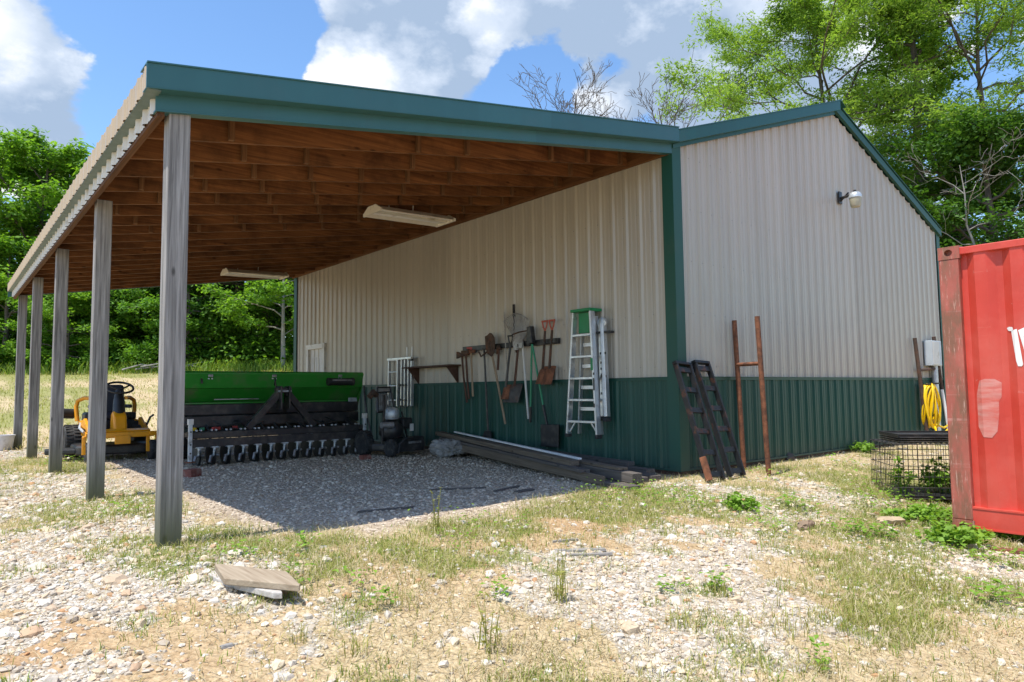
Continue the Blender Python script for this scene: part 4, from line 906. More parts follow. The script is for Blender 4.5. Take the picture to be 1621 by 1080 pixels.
def corner(y0, x0):
    MB().b2((x0, y0-.165, CZ+.12), (x0+.16, y0, CZ+CH-.118)).build('corner_post', M['cont_worn'], cont, .008)
    for z0 in (CZ, CZ+CH-.118):
        mb = MB(); th = .03
        # hollow casting: a box with an oval hand hole in its side
        hole = [(y0-.085+.034*math.cos(a), z0+.06+.03*math.sin(a)) for a in np.linspace(0, 2*math.pi, 16, endpoint=False)]
        sq = [(y0-.178+.09+.089*max(-1, min(1, 1.42*math.cos(a))), z0+.059+.059*max(-1, min(1, 1.42*math.sin(a)))) for a in np.linspace(0, 2*math.pi, 16, endpoint=False)]
        vs = [(x0-.004, u, v) for u, v in sq]+[(x0-.004, u, v) for u, v in hole]+[(x0+.05, u, v) for u, v in hole]
        mb.add(vs, [(i, (i+1) % 16, 16+(i+1) % 16, 16+i) for i in range(16)]+[(16+i, 16+(i+1) % 16, 32+(i+1) % 16, 32+i) for i in range(16)]+[tuple(range(32, 48))])
        mb.add([(x0-.004, u, v) for u, v in sq]+[(x0+.16, u, v) for u, v in sq], [(i, (i+1) % 16, 16+(i+1) % 16, 16+i) for i in range(16)]+[tuple(range(16, 32))])
        mb.build('corner_casting', M['cont_worn'], cont)
corner(CY, CX); corner(CY-CL+.178, CX); 
MB().b2((CX+2.28, CY-.165, CZ), (CX+2.438, CY, CZ+CH)).build('corner_post', M['cont_worn'], cont, .006)
ya, yb = CY-CL+.165, CY-.165
MB().b2((CX+.010, ya, CZ+CH-.085), (CX+.10, yb, CZ+CH-.018)).build('top_rail', M['cont'], cont, .006)
mb = MB(); mb.b2((CX+.006, ya, CZ+.06), (CX+.016, yb, CZ+.23)); mb.b2((CX+.0, ya, CZ+.225), (CX+.09, yb, CZ+.24)); mb.b2((CX+.0, ya, CZ+.045), (CX+.09, yb, CZ+.06)); mb.build('bottom_rail', M['cont'], cont)
pr = []; k = yb
pat = [(.045, 0.055), (.068, .018), (.105, .018), (.068, .055)]
y_ = yb; xo_ = .062
pr.append((y_, .062))
while y_ > ya:
    for dlt, xx in ((.05, .062), (.068, .020), (.09, .020), (.068, .062)): y_ -= dlt; pr.append((y_, xx))
mb = MB(); mb.add([(CX+xx, u, z) for u, xx in pr for z in (CZ+.24, CZ+CH-.085)], [(2*i, 2*i+1, 2*i+3, 2*i+2) for i in range(len(pr)-1)]); mb.build('side_wall', M['cont'], cont)
mb = MB(); mb.add([(u, CY-.03-h, z) for u, h in [(CX+.16+.05*i, (0, 0, .04, .04)[i % 4]) for i in range(43)] for z in (CZ+.15, CZ+CH-.1)], [(2*i, 2*i+1, 2*i+3, 2*i+2) for i in range(42)]); mb.build('end_wall', M['cont'], cont)
mb = MB(); mb.b2((CX+.05, ya, CZ+CH-.03), (CX+2.42, CY-.01, CZ+CH-.012)); mb.build('roof', M['cont'], cont)
mb = MB(); mb.b2((CX+2.40, ya, CZ+.1), (CX+2.43, CY-.01, CZ+CH-.03)); mb.build('side_wall', M['cont'], cont)
mb = MB(); mb.b2((CX+.16, CY-.10, CZ+.02), (CX+2.28, CY-.02, CZ+.15)); mb.b2((CX+.16, CY-.10, CZ+CH-.10), (CX+2.28, CY-.02, CZ+CH-.02)); mb.build('end_rail', M['cont'], cont)
MB().b2((CX+.1, ya, CZ+.10), (CX+2.40, CY-.1, CZ+.16)).build('floor', M['lumber'], cont)
def cont_pt(px, py, x=CX+.010):
    d = view_dir(px, py); k = (x-CAM[0])/d[0]; P = CAM+d*k; return float(P[1]), float(P[2])
def wall_x(u):      # outer skin of the corrugation at u
    for (a, xa), (b, xb) in zip(pr[:-1], pr[1:]):
        if b <= u <= a: return CX+xa+(xb-xa)*(a-u)/(a-b)
    return CX+.06
def mark(name, poly, m, lift=.003):
    """paint lying on the corrugated wall: the outline cut in narrow strips that follow the folds"""
    us = sorted({p[0] for p in poly}); lo, hi = us[0], us[-1]
    cuts = sorted({u for u, _ in pr if lo < u < hi} | set(us) | set(np.linspace(lo, hi, 24)))
    def span(u):
        zs = []
        for (a, za), (b, zb) in zip(poly, poly[1:]+poly[:1]):
            if abs(a-b) < 1e-9: continue
            if min(a, b)-1e-9 <= u <= max(a, b)+1e-9: zs.append(za+(zb-za)*(u-a)/(b-a))
        return (min(zs), max(zs)) if zs else (0, 0)
    mb = MB(); vs = []
    for u in cuts:
        z0, z1 = span(u); vs += [(wall_x(u)-lift, u, z0), (wall_x(u)-lift, u, z1)]
    mb.add(vs, [(2*i, 2*i+1, 2*i+3, 2*i+2) for i in range(len(cuts)-1)]); return mb.build(name, m, cont)
bl = [(1551, 603), (1560, 600), (1575, 600), (1585, 606), (1585, 628), (1580, 640), (1582, 655), (1580, 683), (1572, 693), (1558, 692), (1549, 676), (1549, 655), (1553, 640), (1546, 625)]
mark('faded_paint_patch', [cont_pt(a, b, CX+.04) for a, b in bl], M['patch'])
# white lettering: a slanted stroke with a round serif and the start of a broad curved letter
for nm, pl in (('letter_stroke', [(1601, 524), (1611, 521), (1621, 577), (1619, 580), (1613, 580), (1610, 572)]), ('letter_serif', [(1593, 519.5), (1597, 517.5), (1603, 518), (1605, 521.5), (1602, 524.5), (1596, 524)]),
               ('letter_field', [(1613, 523), (1622, 519), (1640, 517), (1662, 522), (1690, 545), (1660, 566), (1640, 562), (1627, 569)])):
    mark(nm, [cont_pt(a, b, CX+.04) for a, b in pl], M['white'], .004 if nm != 'letter_serif' else .0055)
# ------------------------------------------------------------------ wire cage with a folded black crate on top
cg = on_ground(1401, 792)
X0, Y0 = cg[0]+.12, cg[1]-.05; zc = float(gz(X0, Y0)); ch_ = .60
t = thing('wire_cage', 'black wire dog cage standing in the weeds beside the container', 'wire cage', (X0+.5, Y0-.2, zc))
def cage_panel(a, b, z0, z1, name, wires=.05, rows=5):
    mb = MB(); a, b = Vector(a), Vector(b); n = max(2, int((b-a).length/wires))
    for i in range(n+1):
        q = a.lerp(b, i/n); mb.path([(q.x, q.y, z0), (q.x, q.y, z1)], .0030, 4)
    for j in range(rows+1):
        z = z0+(z1-z0)*j/rows; mb.path([(a.x, a.y, z), (b.x, b.y, z)], .0042, 4)
    mb.build(name, M['black'], t)
c0, c1, c2, c3 = (X0, Y0, 0), (X0+.62, Y0-.74, 0), (X0+1.18, Y0-.27, 0), (X0+.56, Y0+.47, 0)
for a, b in ((c0, c1), (c1, c2), (c2, c3), (c3, c0)): cage_panel(a, b, zc+.02, zc+ch_, 'wire_panel')
mb = MB(); A, B, C_, D_ = map(Vector, (c0, c1, c2, c3))
for i in range(19):
    f = i/18; p, q = A.lerp(B, f), D_.lerp(C_, f); mb.path([(p.x, p.y, zc+ch_), (q.x, q.y, zc+ch_)], .0030, 4)
for i in range(6):
    f = i/5; p, q = A.lerp(D_, f), B.lerp(C_, f); mb.path([(p.x, p.y, zc+ch_+.003), (q.x, q.y, zc+ch_+.003)], .004, 4)
mb.build('top_panel', M['black'], t)
ctr = (A+C_)/2; ang = math.atan2((B-A).y, (B-A).x)
MB().box((ctr.x, ctr.y, zc+.03), (.90, .68, .03), (0, 0, ang)).build('tray', M['plastic'], t, .008)
t = thing('folded_crate', 'folded black wire crate with a plastic pan lying on top of the wire cage', 'folded crate', (ctr.x+.05, ctr.y, zc+ch_))
for k, z in enumerate((.018, .040, .062)):
    mb = MB()
    for u in np.linspace(-.42, .42, 15): mb.path([(u, -.33, z), (u, .33, z)], .0035, 4)
    for v in np.linspace(-.33, .33, 6): mb.path([(-.42, v, z+.005), (.42, v, z+.005)], .0045, 4)
    mb.spin(ang).move((ctr.x+.08, ctr.y, zc+ch_)); mb.build('wire_panel', M['black'], t)
mb = MB(); mb.box((0, 0, .075), (.84, .64, .014)); 
for sx, sy, dx, dy in ((.41, 0, .02, .64), (-.41, 0, .02, .64), (0, .31, .80, .02), (0, -.31, .80, .02)): mb.box((sx, sy, .092), (dx, dy, .02))
mb.spin(ang).move((ctr.x+.10, ctr.y+.02, zc+ch_)); mb.build('pan', M['plastic'], t, .004)
# ------------------------------------------------------------------ stacked lumber along the wall
r5 = random.Random(9)
def board(label, a, b, wdt, th, m, z0, z1, name='board', grp='boards in the lumber pile', cat='board'):
    ga, gb = float(gz(a[0], a[1])), float(gz(b[0], b[1]))
    A_, B_ = Vector((a[0], a[1], ga+z0+th/2)), Vector((b[0], b[1], gb+z1+th/2))
    ln = (B_-A_).length; mb = MB(); mb.box((0, 0, 0), (wdt, ln, th))
    o = mb.build(name, m, None, .004); d = (B_-A_)
    o.location = (A_+B_)/2; o.rotation_euler = (math.asin(d.z/ln), 0, math.atan2(-d.x, d.y)); return tag(o, label, cat, grp)
pile = [
 ('wide brown plank standing on edge, outermost of the pile on the gravel side', (-1.30, .02), (-.30, 4.75), .045, .10, 'lumber_tan', .01, .13),
 ('weathered grey board stacked flat on the outermost plank', (-1.24, .35), (-.28, 4.6), .13, .035, 'lumber', .115, .235),
 ('thin grey board with its near end stepped back, second layer of the pile', (-1.06, -.05), (-.22, 4.3), .12, .03, 'lumber_tan', .155, .215),
 ('grey plank lying flat under the outer edge of the pile, its end on the gravel', (-1.30, -.38), (-.40, 3.3), .19, .045, 'lumber', .004, .05),
 ('weathered beam with a split end, second from the gravel side', (-1.13, -.30), (-.20, 4.6), .13, .10, 'lumber', .05, .13),
 ('weathered plank lying flat in the middle of the pile, with its end exposed', (-.93, -.20), (-.17, 4.3), .16, .05, 'lumber', .03, .08),
 ('short grey plank whose end sticks out closest to the black ramps', (-.62, -.14), (-.16, 3.6), .15, .06, 'lumber', .005, .02),
 ('dark grey beam lying closest to the green wall', (-.42, .10), (-.12, 3.2), .14, .10, 'lumber', .005, .01),
 ('tan beam on top of the pile with its far end lifted', (-1.10, .65), (-.23, 4.8), .12, .06, 'lumber_tan', .155, .29),
 ('white painted strip lying along the top of the pile', (-.92, .75), (-.20, 4.35), .055, .022, 'white', .205, .345),
 ('grey plank on the upper layer, inside the white strip', (-.80, .30), (-.14, 4.2), .16, .045, 'lumber', .10, .24),
 ('thin dark plank leaning into the foot of the green wall', (-.36, .45), (-.09, 2.9), .12, .05, 'lumber', .11, .15),
 ('short dark timber laid crosswise to prop up the far end of the pile', (-.52, 4.35), (-.05, 4.55), .12, .10, 'lumber', .0, .0)]
for lb, a, b, wd_, th, mm, z0, z1 in pile: board(lb, a, b, wd_, th, M[mm], z0, z1)
# loose scraps on the ground
def ground_board(label, px, py, ln, wdt, th, rzv, m, z=0.0, name='board', cat='board', tilt=0.0, lift=.0):
    x, y, g = on_ground(px, py); mb = MB(); mb.box((0, 0, 0), (ln, wdt, th)); o = mb.build(name, m, None, .003)
    o.location = (x, y, g+th/2+z+lift); o.rotation_euler = (tilt, R(2)*0, rzv); return tag(o, label, cat)
def scrap(label, P, th, z0, m, name='scrap_board'):
    mb = MB(); mb.prism(P, z0, z0+th, 'Z'); o = mb.build(name, m, None, .005); return tag(o, label, 'board')
zA = on_ground(408, 925)[2]+.005
def at_z(px, py, z):
    d = view_dir(px, py); k = (z-CAM[2])/d[2]; return float(CAM[0]+d[0]*k), float(CAM[1]+d[1]*k)
scrap('pale cut plank with a pointed end, lying on another board near the front post', [at_z(a, b, zA+.075) for a, b in ((340, 893), (347, 892), (454, 904), (475, 924), (474, 926), (355, 915))], .036, zA+.038, M['pale_wood'])
scrap('grey board end mostly hidden under the pointed pale plank', [at_z(a, b, zA+.036) for a, b in ((330, 908), (342, 901), (440, 920), (447, 938), (433, 938), (345, 917))], .034, zA+.002, M['grey_wood'])
for lb, px, py, ln, wdt, rr in (('bleached grey slat lying alone in the straw', 918, 873, .36, .045, -.62), ('thin bleached stick lying just behind the grey slat', 895, 858, .20, .02, -.35), ('bleached slat lying half under the thicker grey slat', 935, 880, .30, .03, -.60)):
    ground_board(lb, px, py, ln, wdt, .018, rr, M['grey_wood'], name='wood_slat')
ground_board('reddish brown board lying in front of the container', 1612, 876, .55, .11, .03, -1.0, M['rust'], name='scrap_board')
for lb, px, py, ln, wdt, rr in (('dark flat stick on the gravel in front of the lumber pile', 802, 775, .42, .06, .25), ('dark crooked stick at the edge of the carport shade', 725, 775, .6, .03, -.5), ('short dark slab on the gravel beside the crooked stick', 830, 778, .25, .09, .1), ('dark broken branch lying in the weeds at the shade edge', 612, 808, .5, .045, -.25)):
    ground_board(lb, px, py, ln, wdt*.7, .016, rr, M['lumber'], name='stick', cat='stick')
def single_rock(label, px, py, s, m, seed, name='rock'):
    v, f = rock_variants(1, 2, seed); x, y, z = on_ground(px, py); o = raw_mesh(name, v[0]*np.array(s), f.ravel(), 3, m); o.location = (x, y, z+s[2]*.25)
    return tag(o, label, 'rock')
single_rock('tan boulder lying in the weeds in front of the wire cage', 1412, 830, (.16, .12, .11), M['rock'], 31)
single_rock('squarish brown stone lying in the grass in front of the gable', 1275, 838, (.13, .09, .085), M['stone_brown'], 45)
single_rock('pale rock at the foot of the scrap boards', 372, 880, (.07, .06, .05), pale_stone, 36)
single_rock('round grey-brown clod at the base of the gable wall', 1252, 729, (.09, .09, .11), M['bark'], 38)
for lb, px, py, s, sd_ in (('flat white rock in the bottom right of the yard', 1385, 998, (.045, .035, .022), 41), ('white oval stone alone on the bare dirt', 777, 907, (.04, .035, .025), 42), ('flat white rock lying by the right edge of the yard', 1585, 1050, (.05, .04, .02), 43), ('white slab by the bottom edge of the gravel', 1050, 1060, (.04, .03, .016), 44), ('dark grey rock among the pale gravel', 358, 1025, (.035, .028, .022), 47)):
    single_rock(lb, px, py, s, M['tarp'] if 'dark' in lb else pale_stone, sd_)
# red and brown blocks under the stands
def block(label, x, y, s, rr):
    mb = MB(); mb.box((0, 0, 0), s); o = mb.build('wooden_block', M['brick'], None, .006); o.location = (x, y, float(gz(x, y))+s[2]/2-.005); o.rotation_euler = (0, 0, rr); return tag(o, label, 'block')
bx = on_ground(305, 756); block('red wooden block on the gravel beside the front post', bx[0]+.02, bx[1]+.1, (.17, .14, .10), .5)
bx = on_ground(583, 728); block('small red block on the gravel by the far end of the seed drill', bx[0], bx[1]+.1, (.16, .11, .07), .1)
# ------------------------------------------------------------------ bag and drain pipe by the lumber
v, f = ico(4); r6 = np.random.default_rng(5); q = v.copy()
q[:, 2] = np.clip(q[:, 2], -.55, .75); P = q*np.array([.40, .20, .21])
P[:, 2] *= 1-.30*np.clip((q[:, 0]+.1), 0, 1)
nz_ = fbm(q[:, 0]*2.4+q[:, 2]*2, q[:, 1]*2.4+q[:, 2]*1.3, 61)-.5; P *= (1+nz_*0.55)[:, None]
cr = np.abs(fbm(q[:, 0]*3+5, q[:, 1]*3+q[:, 2]*3, 66, 5)-.5); P *= (1-.42*np.exp(-cr*16))[:, None]
cr2 = np.abs(fbm(q[:, 0]*6+2, q[:, 1]*6-q[:, 2]*5, 69, 4)-.5); P *= (1-.20*np.exp(-cr2*18))[:, None]
bag = raw_mesh('feed_sack', P, f.ravel(), 3, M['tarp'], smooth=True); bag.location = (-.58, 3.95, float(gz(-.58, 3.95))+.13); bag.rotation_euler = (0, 0, -1.05)
tag(bag, 'crumpled grey sack lying on the gravel at the end of the lumber pile', 'sack')
o = MB().path([(-1.15, 4.75, .12), (-.85, 5.05, .16), (-.55, 5.5, .19), (-.3, 5.95, .22)], .085, 18).build('drain_pipe', M['plastic'], None, smooth=True); tag(o, 'thick black drain pipe lying between the sack and the black mower', 'drain pipe')
# bucket at the far left
bk = on_ground(8, 713)
t = thing('bucket', 'pale plastic tub standing outside the farthest carport post', 'tub', (bk[0]-.05, bk[1]+.1, bk[2]))
MB().lathe([(.16, 0), (.17, .01), (.20, .26), (.215, .265), (.215, .285), (.195, .285), (.16, .03)], (0, 0, 0), 'Z', 28).build('tub', M['pot'], t, smooth=True, local=True)
MB().path([(.205*math.cos(a), .205*math.sin(a), .27+.0*a) for a in np.linspace(0, math.pi, 14)], .006, 6).build('handle', M['steel'], t, smooth=True, local=True)
# ------------------------------------------------------------------ seed drill
dr = thing('seed_drill', 'green and black seed drill with a row of disc openers, parked under the carport', 'seed drill', (-2.6, 6.2, 0))
XA, XB = -4.12, -.94
def shell(prof, xa, xb, th=.006):
    mb = MB(); mb.prism(prof, xa, xb, 'X'); return mb
shell([(6.20, 1.115), (6.12, 1.355), (6.16, 1.385), (6.80, 1.385), (6.84, 1.36), (6.80, 1.115)], XA, XB).build('lid', M['drill_green'], dr, .012)
shell([(6.225, 1.113), (6.79, 1.113), (6.66, .90), (6.44, .90)], XA+.02, XB-.02).build('hopper', M['drill_green'], dr, .006)
mb = MB(); mb.b2((XA+.01, 6.30, .872), (XB-.01, 6.70, .898)); mb.build('hopper_lip', M['drill_green'], dr, .004)
mb = MB(); mb.b2((XA+.04, 6.22, .70), (XB-.06, 6.66, .870)); mb.build('seed_box', M['black'], dr, .012)
mb = MB(); mb.b2((XA+.02, 6.02, .53), (XB-.15, 6.22, .695)); mb.build('main_beam', M['black'], dr, .012)
for xx in (XA-.006, XB+.001): shell([(6.16, 1.38), (6.81, 1.38), (6.82, 1.12), (6.68, .72), (6.40, .72), (6.20, 1.11)], xx, xx+.006).build('end_plate', M['drill_green'], dr)
for px in (333, 434, 538):
    d = view_dir(px, 596); k = (6.13-CAM[1])/d[1]; P = CAM+d*k
    l_ = MB().box((P[0], 6.115, P[2]+.01), (.075, .012, .04)).build('lid_latch', M['steel'], dr, .004)
    for s in (-.025, .025): MB().tube((P[0]+s, 6.14, P[2]-.035), (P[0]+s, 6.118, P[2]-.035), .012, 10).build('bolt', M['zinc'], l_)
for px in (319, 547):
    d = view_dir(px, 603); k = (6.15-CAM[1])/d[1]; P = CAM+d*k
    MB().box((P[0], 6.142, P[2]), (.03, .012, .09), (R(-18), 0, 0)).build('decal', M['black'], dr)
MB().path([(-1.62, 6.09, 1.215), (-1.18, 6.09, 1.215)], .062, 18).build('manual_canister', M['plastic'], dr, smooth=True)
MB().b2((-1.58, 6.02, 1.235), (-1.22, 6.03, 1.25)).build('canister_label', M['steel'], dr)
for x in (-1.62, -1.18): MB().path([(x-.02, 6.09, 1.215), (x+.02, 6.09, 1.215)], .07, 18).build('canister_cap', M['plastic'], dr, smooth=True)
MB().b2((-1.20, 6.19, .865), (-1.04, 6.215, .935)).build('reflector', M['zinc'], dr, .004)
MB().b2((-3.45, 6.285, .935), (-2.75, 6.30, .95)).build('hose_clip', M['steel'], dr)
# three-point hitch: A-frame, top block, lower arms
for s in (-1, 1): MB().bar((-2.62+s*.06, 5.58, 1.04), (-2.63+s*.53, 5.60, .50), .10, .09, up=(0, 1, 0)).build('hitch_leg', M['black'], dr, .006)
for s in (-1, 1): MB().b2((-2.62+s*.065-.012, 5.46, .78), (-2.62+s*.065+.012, 5.66, 1.14)).build('hitch_plate', M['black'], dr, .004)
MB().b2((-2.74, 5.52, 1.03), (-2.50, 5.64, 1.12)).build('hitch_block', M['black'], dr, .008)
MB().tube((-2.72, 5.50, 1.06), (-2.52, 5.50, 1.06), .016).build('hitch_pin', M['zinc'], dr, smooth=True)
for s in (-1, 1): MB().bar((-2.62+s*.06, 5.62, 1.06), (-2.62+s*.25, 6.15, .62), .06, .06).build('hitch_stay', M['black'], dr, .004)
for k, (x0_, x1_) in enumerate(((-2.9, -3.5), (-2.45, -2.0), (-2.3, -1.7), (-3.0, -3.9))):
    MB().path([(x0_, 5.62, .60+.02*k), ((x0_+x1_)/2, 5.56, .47+.03*k), (x1_, 5.62, .55), (x1_-.05, 5.95, .62)], .011, 6).build('hydraulic_hose', M['plastic'], dr, smooth=True)
MB().path([(-2.76, 5.50, 1.10), (-2.78, 5.49, 1.2), (-2.74, 5.6, 1.26), (-2.6, 6.0, 1.16)], .012, 6).build('hydraulic_hose', M['plastic'], dr, smooth=True)
mb = MB(); mb.b2((-4.02, 5.50, .385), (-1.26, 5.62, .485)); mb.build('tool_bar', M['black'], dr, .01)
mb = MB(); mb.b2((-3.98, 5.47, .265), (-1.30, 5.50, .384)); mb.build('opener_shield', M['black'], dr, .004)
for xx in (-4.02, -3.2, -2.05, -1.30): MB().bar((xx, 5.60, .44), (xx, 6.10, .60), .08, .08).build('frame_arm', M['black'], dr, .006)
rr8 = random.Random(8)
for i, xx in enumerate(np.linspace(-3.88, -1.38, 13)):
    xx = float(xx)
    a = MB().b2((xx-.045, 5.43, .255), (xx+.045, 5.52, .272)).build('row_opener', M['zinc'], dr)
    MB().lathe([(.022, .255), (.026, .24), (.021, .22), (.026, .20), (.021, .18), (.026, .16), (.022, .145)], (xx, 5.47, 0), 'Z', 12).build('spring', M['zinc'], a, smooth=True)
    MB().path([(xx-.055, 5.46, .13), (xx, 5.46, .15), (xx+.06, 5.46, .145)], .016, 8).build('yoke', M['steel'], a, smooth=True)
    MB().bar((xx-.05, 5.45, .14), (xx-.085, 5.40, .05), .03, .05).build('scraper', M['steel'], a, .004)
    for s, tl in ((-.02, .12), (.03, -.10)):
        mb = MB(); mb.lathe([(.02, -.012), (.17, -.004), (.172, 0), (.17, .004), (.02, .012)], (0, 0, 0), 'X', 26)
        mb.spin(tl).move((xx+s, 5.60, .150)); mb.build('disc', M['plastic'], a, smooth=True)
    for s in (-.03, .03): MB().tube((xx+s, 5.498, .505), (xx+s, 5.54, .505), .013, 8).build('bolt', M['zinc'], a)
    MB().path([(xx+.03, 6.0, .55), (xx+.02, 5.75, .45), (xx+.0, 5.66, .30)], .018, 6).build('seed_tube', M['rubber'], a, smooth=True)
for xx, c in ((-3.85, 'hose'), (-3.78, 'green_handle'), (-3.55, 'red_paint'), (-3.25, 'red_paint')):
    MB().box((xx, 5.82, .515), (.12, .05, .05)).build('hose_coupling', M[c], dr, .006)
for xx, lb in ((-4.04, ''), (-1.33, '')):
    st = MB().b2((xx-.025, 5.32, .08), (xx+.025, 5.37, .66)).build('parking_stand', M['zinc'], dr, .004)
    MB().b2((xx-.035, 5.31, .60), (xx+.035, 5.38, .68)).build('stand_cap', M['white_sheet'], st, .004); MB().b2((xx-.06, 5.29, .07), (xx+.06, 5.40, .085)).build('stand_foot', M['rust'], st)
    for z in (.2, .32, .5): MB().tube((xx, 5.318, z), (xx, 5.31, z), .012, 8).build('pin_hole', M['black'], st)
    MB().bar((xx, 5.35, .47), (xx, 5.52, .45), .06, .06).build('stand_bracket', M['black'], dr)
def wheel(root, c, r, w_, rim_m, axis='X', name='wheel'):
    wh = MB().lathe([(r*.62, -w_*.42), (r*.86, -w_*.5), (r*.97, -w_*.36), (r, -w_*.12), (r, w_*.12), (r*.97, w_*.36), (r*.86, w_*.5), (r*.62, w_*.42)], (0, 0, 0), axis, 36).move(c).build(name, M['rubber'], root, smooth=True, local=True)
    tr = MB(); n = int(26*r/.25)
    for i in range(n):
        a = 2*math.pi*i/n
        for s in (-1, 1):
            tr.box((c[0]+s*w_*.24, c[1]+r*1.0*math.cos(a+s*.05), c[2]+r*1.0*math.sin(a+s*.05)), (w_*.4, r*.10, r*.07), Matrix.Rotation(a+math.pi/2+0, 3, 'X'))
    tr.build('tread', M['rubber'], wh, local=True)
    MB().lathe([(.02, -w_*.30), (r*.35, -w_*.22), (r*.58, -w_*.34), (r*.63, -w_*.42), (r*.63, w_*.42), (r*.58, w_*.34), (r*.35, w_*.22), (.02, w_*.3)], (0, 0, 0), axis, 28).move(c).build('rim', rim_m, wh, smooth=True, local=True)
    return wh
for xx in (XA+.34, XB-.42): wheel(dr, (xx+2.6, .62, .33), .33, .20, M['white_sheet'])
for xx in (XA+.34, XB-.42): MB().bar((xx+.14, 6.82, .33), (xx+.16, 6.45, .66), .07, .07).build('wheel_arm', M['black'], dr, .005)
MB().b2((XA+.05, 6.30, .42), (XB-.10, 6.34, .70)).build('gap_backing', M['black'], dr, .006)  # added dark plate, stops the bright field showing through under the beam
MB().b2((XA-.03, 6.0, .05), (XA+.03, 6.3, .60)).build('end_frame', M['lumber_tan'], dr, .01)
# ------------------------------------------------------------------ yellow zero-turn mower
mw = thing('riding_mower', 'yellow zero-turn riding mower with a steering wheel, parked beyond the carport posts', 'riding mower', (-4.56, 7.93, 0), .0)
def B(mb, name, m, par=None, bev=.008, sm=False): return mb.build(name, M[m], par or mw, bev, sm, local=True)
deck = MB(); deck.prism([(-.56, -.50), (-.40, -.60), (.40, -.60), (.56, -.50), (.56, .22), (.42, .34), (-.42, .34), (-.56, .22)], .10, .25, 'Z'); B(deck, 'cutting_deck', 'black', bev=.03)
mb = MB(); mb.prism([(-.95, -.22), (-.55, -.36), (-.55, .10), (-.92, .08)], .12, .20, 'Z'); B(mb, 'discharge_chute', 'plastic', bev=.02)
mb = MB(); mb.b2((-.46, -.78, .37), (.46, -.66, .45)); mb.b2((-.10, -.80, .27), (.12, -.77, .40)); B(mb, 'front_axle', 'yellow')
for s in (-1, 1):
    f = MB().bar((s*.44, -.74, .45), (s*.44, -.74, .40), .10, .10); f.bar((s*.44-.065, -.74, .40), (s*.44-.065, -.76, .13), .022, .055); f.bar((s*.44+.065, -.74, .40), (s*.44+.065, -.76, .13), .022, .055); f.b2((s*.44-.077, -.79, .385), (s*.44+.077, -.70, .41)); fk = B(f, 'caster_fork', 'yellow', bev=.005)
    wheel(mw, (s*.44, -.77, .155), .155, .105, M['yellow'], name='caster_wheel')
for s in (-1, 1): wheel(mw, (s*.50, .55, .27), .27, .24, M['yellow'], name='drive_wheel')
mb = MB(); mb.b2((-.40, -.66, .36), (.40, .80, .44)); mb.prism([(-.66, .40), (-.70, .47), (-.58, .50), (-.50, .45)], -.42, .42, 'X'); fr = B(mb, 'frame', 'yellow', bev=.012)
for s in (-1, 1):
    mb = MB(); mb.prism([(-.52, .442), (-.50, .47), (-.16, .47), (-.10, .60), (-.06, .60), (-.06, .442)], min(s*.36, s*.12), max(s*.36, s*.12), 'X'); B(mb, 'floor_mat', 'rubber', bev=.008)
    mb = MB(); mb.prism([(-.48, .45), (-.44, .52), (-.08, .66), (.02, .64), (-.02, .58), (-.36, .45)], s*.40-.025, s*.40+.025, 'X'); B(mb, 'side_panel', 'yellow', bev=.01)
B(MB().b2((-.33, .0, .445), (.33, .60, .62)), 'seat_base', 'plastic', bev=.02)
mb = MB(); mb.prism([(-.60, .44), (-.52, .70), (-.40, .78), (-.28, .74), (-.22, .46)], -.08, .11, 'X'); B(mb, 'steering_pedestal', 'yellow', bev=.03)
MB().path([(.02, -.38, .70), (.03, -.30, .92), (.04, -.21, 1.10)], [.095, .085, .05], 14).build('steering_column', M['plastic'], mw, smooth=True, local=True)
mb = MB(); pts = []
for k in range(32):
    a = 2*math.pi*k/32; pts.append((.05+.20*math.cos(a), -.20+.19*math.sin(a), 1.15+.09*math.sin(a)))
mb.path(pts, .018, 10, closed=True)
for a in (.5, 2.6, 4.71): mb.path([(.05, -.215, 1.11), (.05+.19*math.cos(a), -.20+.18*math.sin(a), 1.15+.085*math.sin(a))], .014, 6)
mb.build('steering_wheel', M['plastic'], mw, smooth=True, local=True)
st = MB().box((0, .22, .68), (.50, .46, .12)); B(st, 'seat_cushion', 'seat', bev=.045)
st = MB().box((0, .46, .95), (.48, .13, .52), (R(-10), 0, 0)); B(st, 'seat_back', 'seat', bev=.05)
for s in (-1, 1): B(MB().box((s*.27, .26, .84), (.07, .34, .06)), 'armrest', 'seat', bev=.02)
for s in (-1, 1):
    MB().path([(s*.42, .60, .60), (s*.44, .62, .84), (s*.42, .60, .94), (s*.34, .52, .985), (s*.26, .42, .98)], .034, 10).build('hoop', M['yellow'], mw, smooth=True, local=True)
    mb = MB(); mb.prism([(-.10, .50), (.10, .62), (.36, .62), (.70, .60), (.72, .50), (.0, .48)], s*.34-.06, s*.34+.06, 'X'); B(mb, 'fender', 'yellow', bev=.02)
eng = MB().b2((-.30, .66, .40), (.30, 1.05, .74)); B(eng, 'engine', 'plastic', bev=.04)
MB().lathe([(.02, .70), (.16, .71), (.17, .78), (.15, .83), (.02, .84)], (0, .86, .04), 'Z', 24).build('fan_shroud', M['plastic'], mw, smooth=True, local=True)
MB().path([(-.46, .78, .72), (-.72, .70, .74)], .085, 18).build('air_filter', M['plastic'], mw, smooth=True, local=True)
MB().path([(-.38, .50, .58), (-.44, .20, .50), (-.42, -.1, .44)], .02, 8).build('linkage', M['zinc'], mw, smooth=True, local=True)
B(MB().b2((.16, .10, .62), (.37, .40, .74)), 'fuel_tank', 'plastic', bev=.03)
for s in (.44,): MB().path([(s, -.30, .52), (s+.05, -.32, .66), (s+.10, -.34, .70)], .018, 8).build('deck_lever', M['plastic'], mw, smooth=True, local=True)
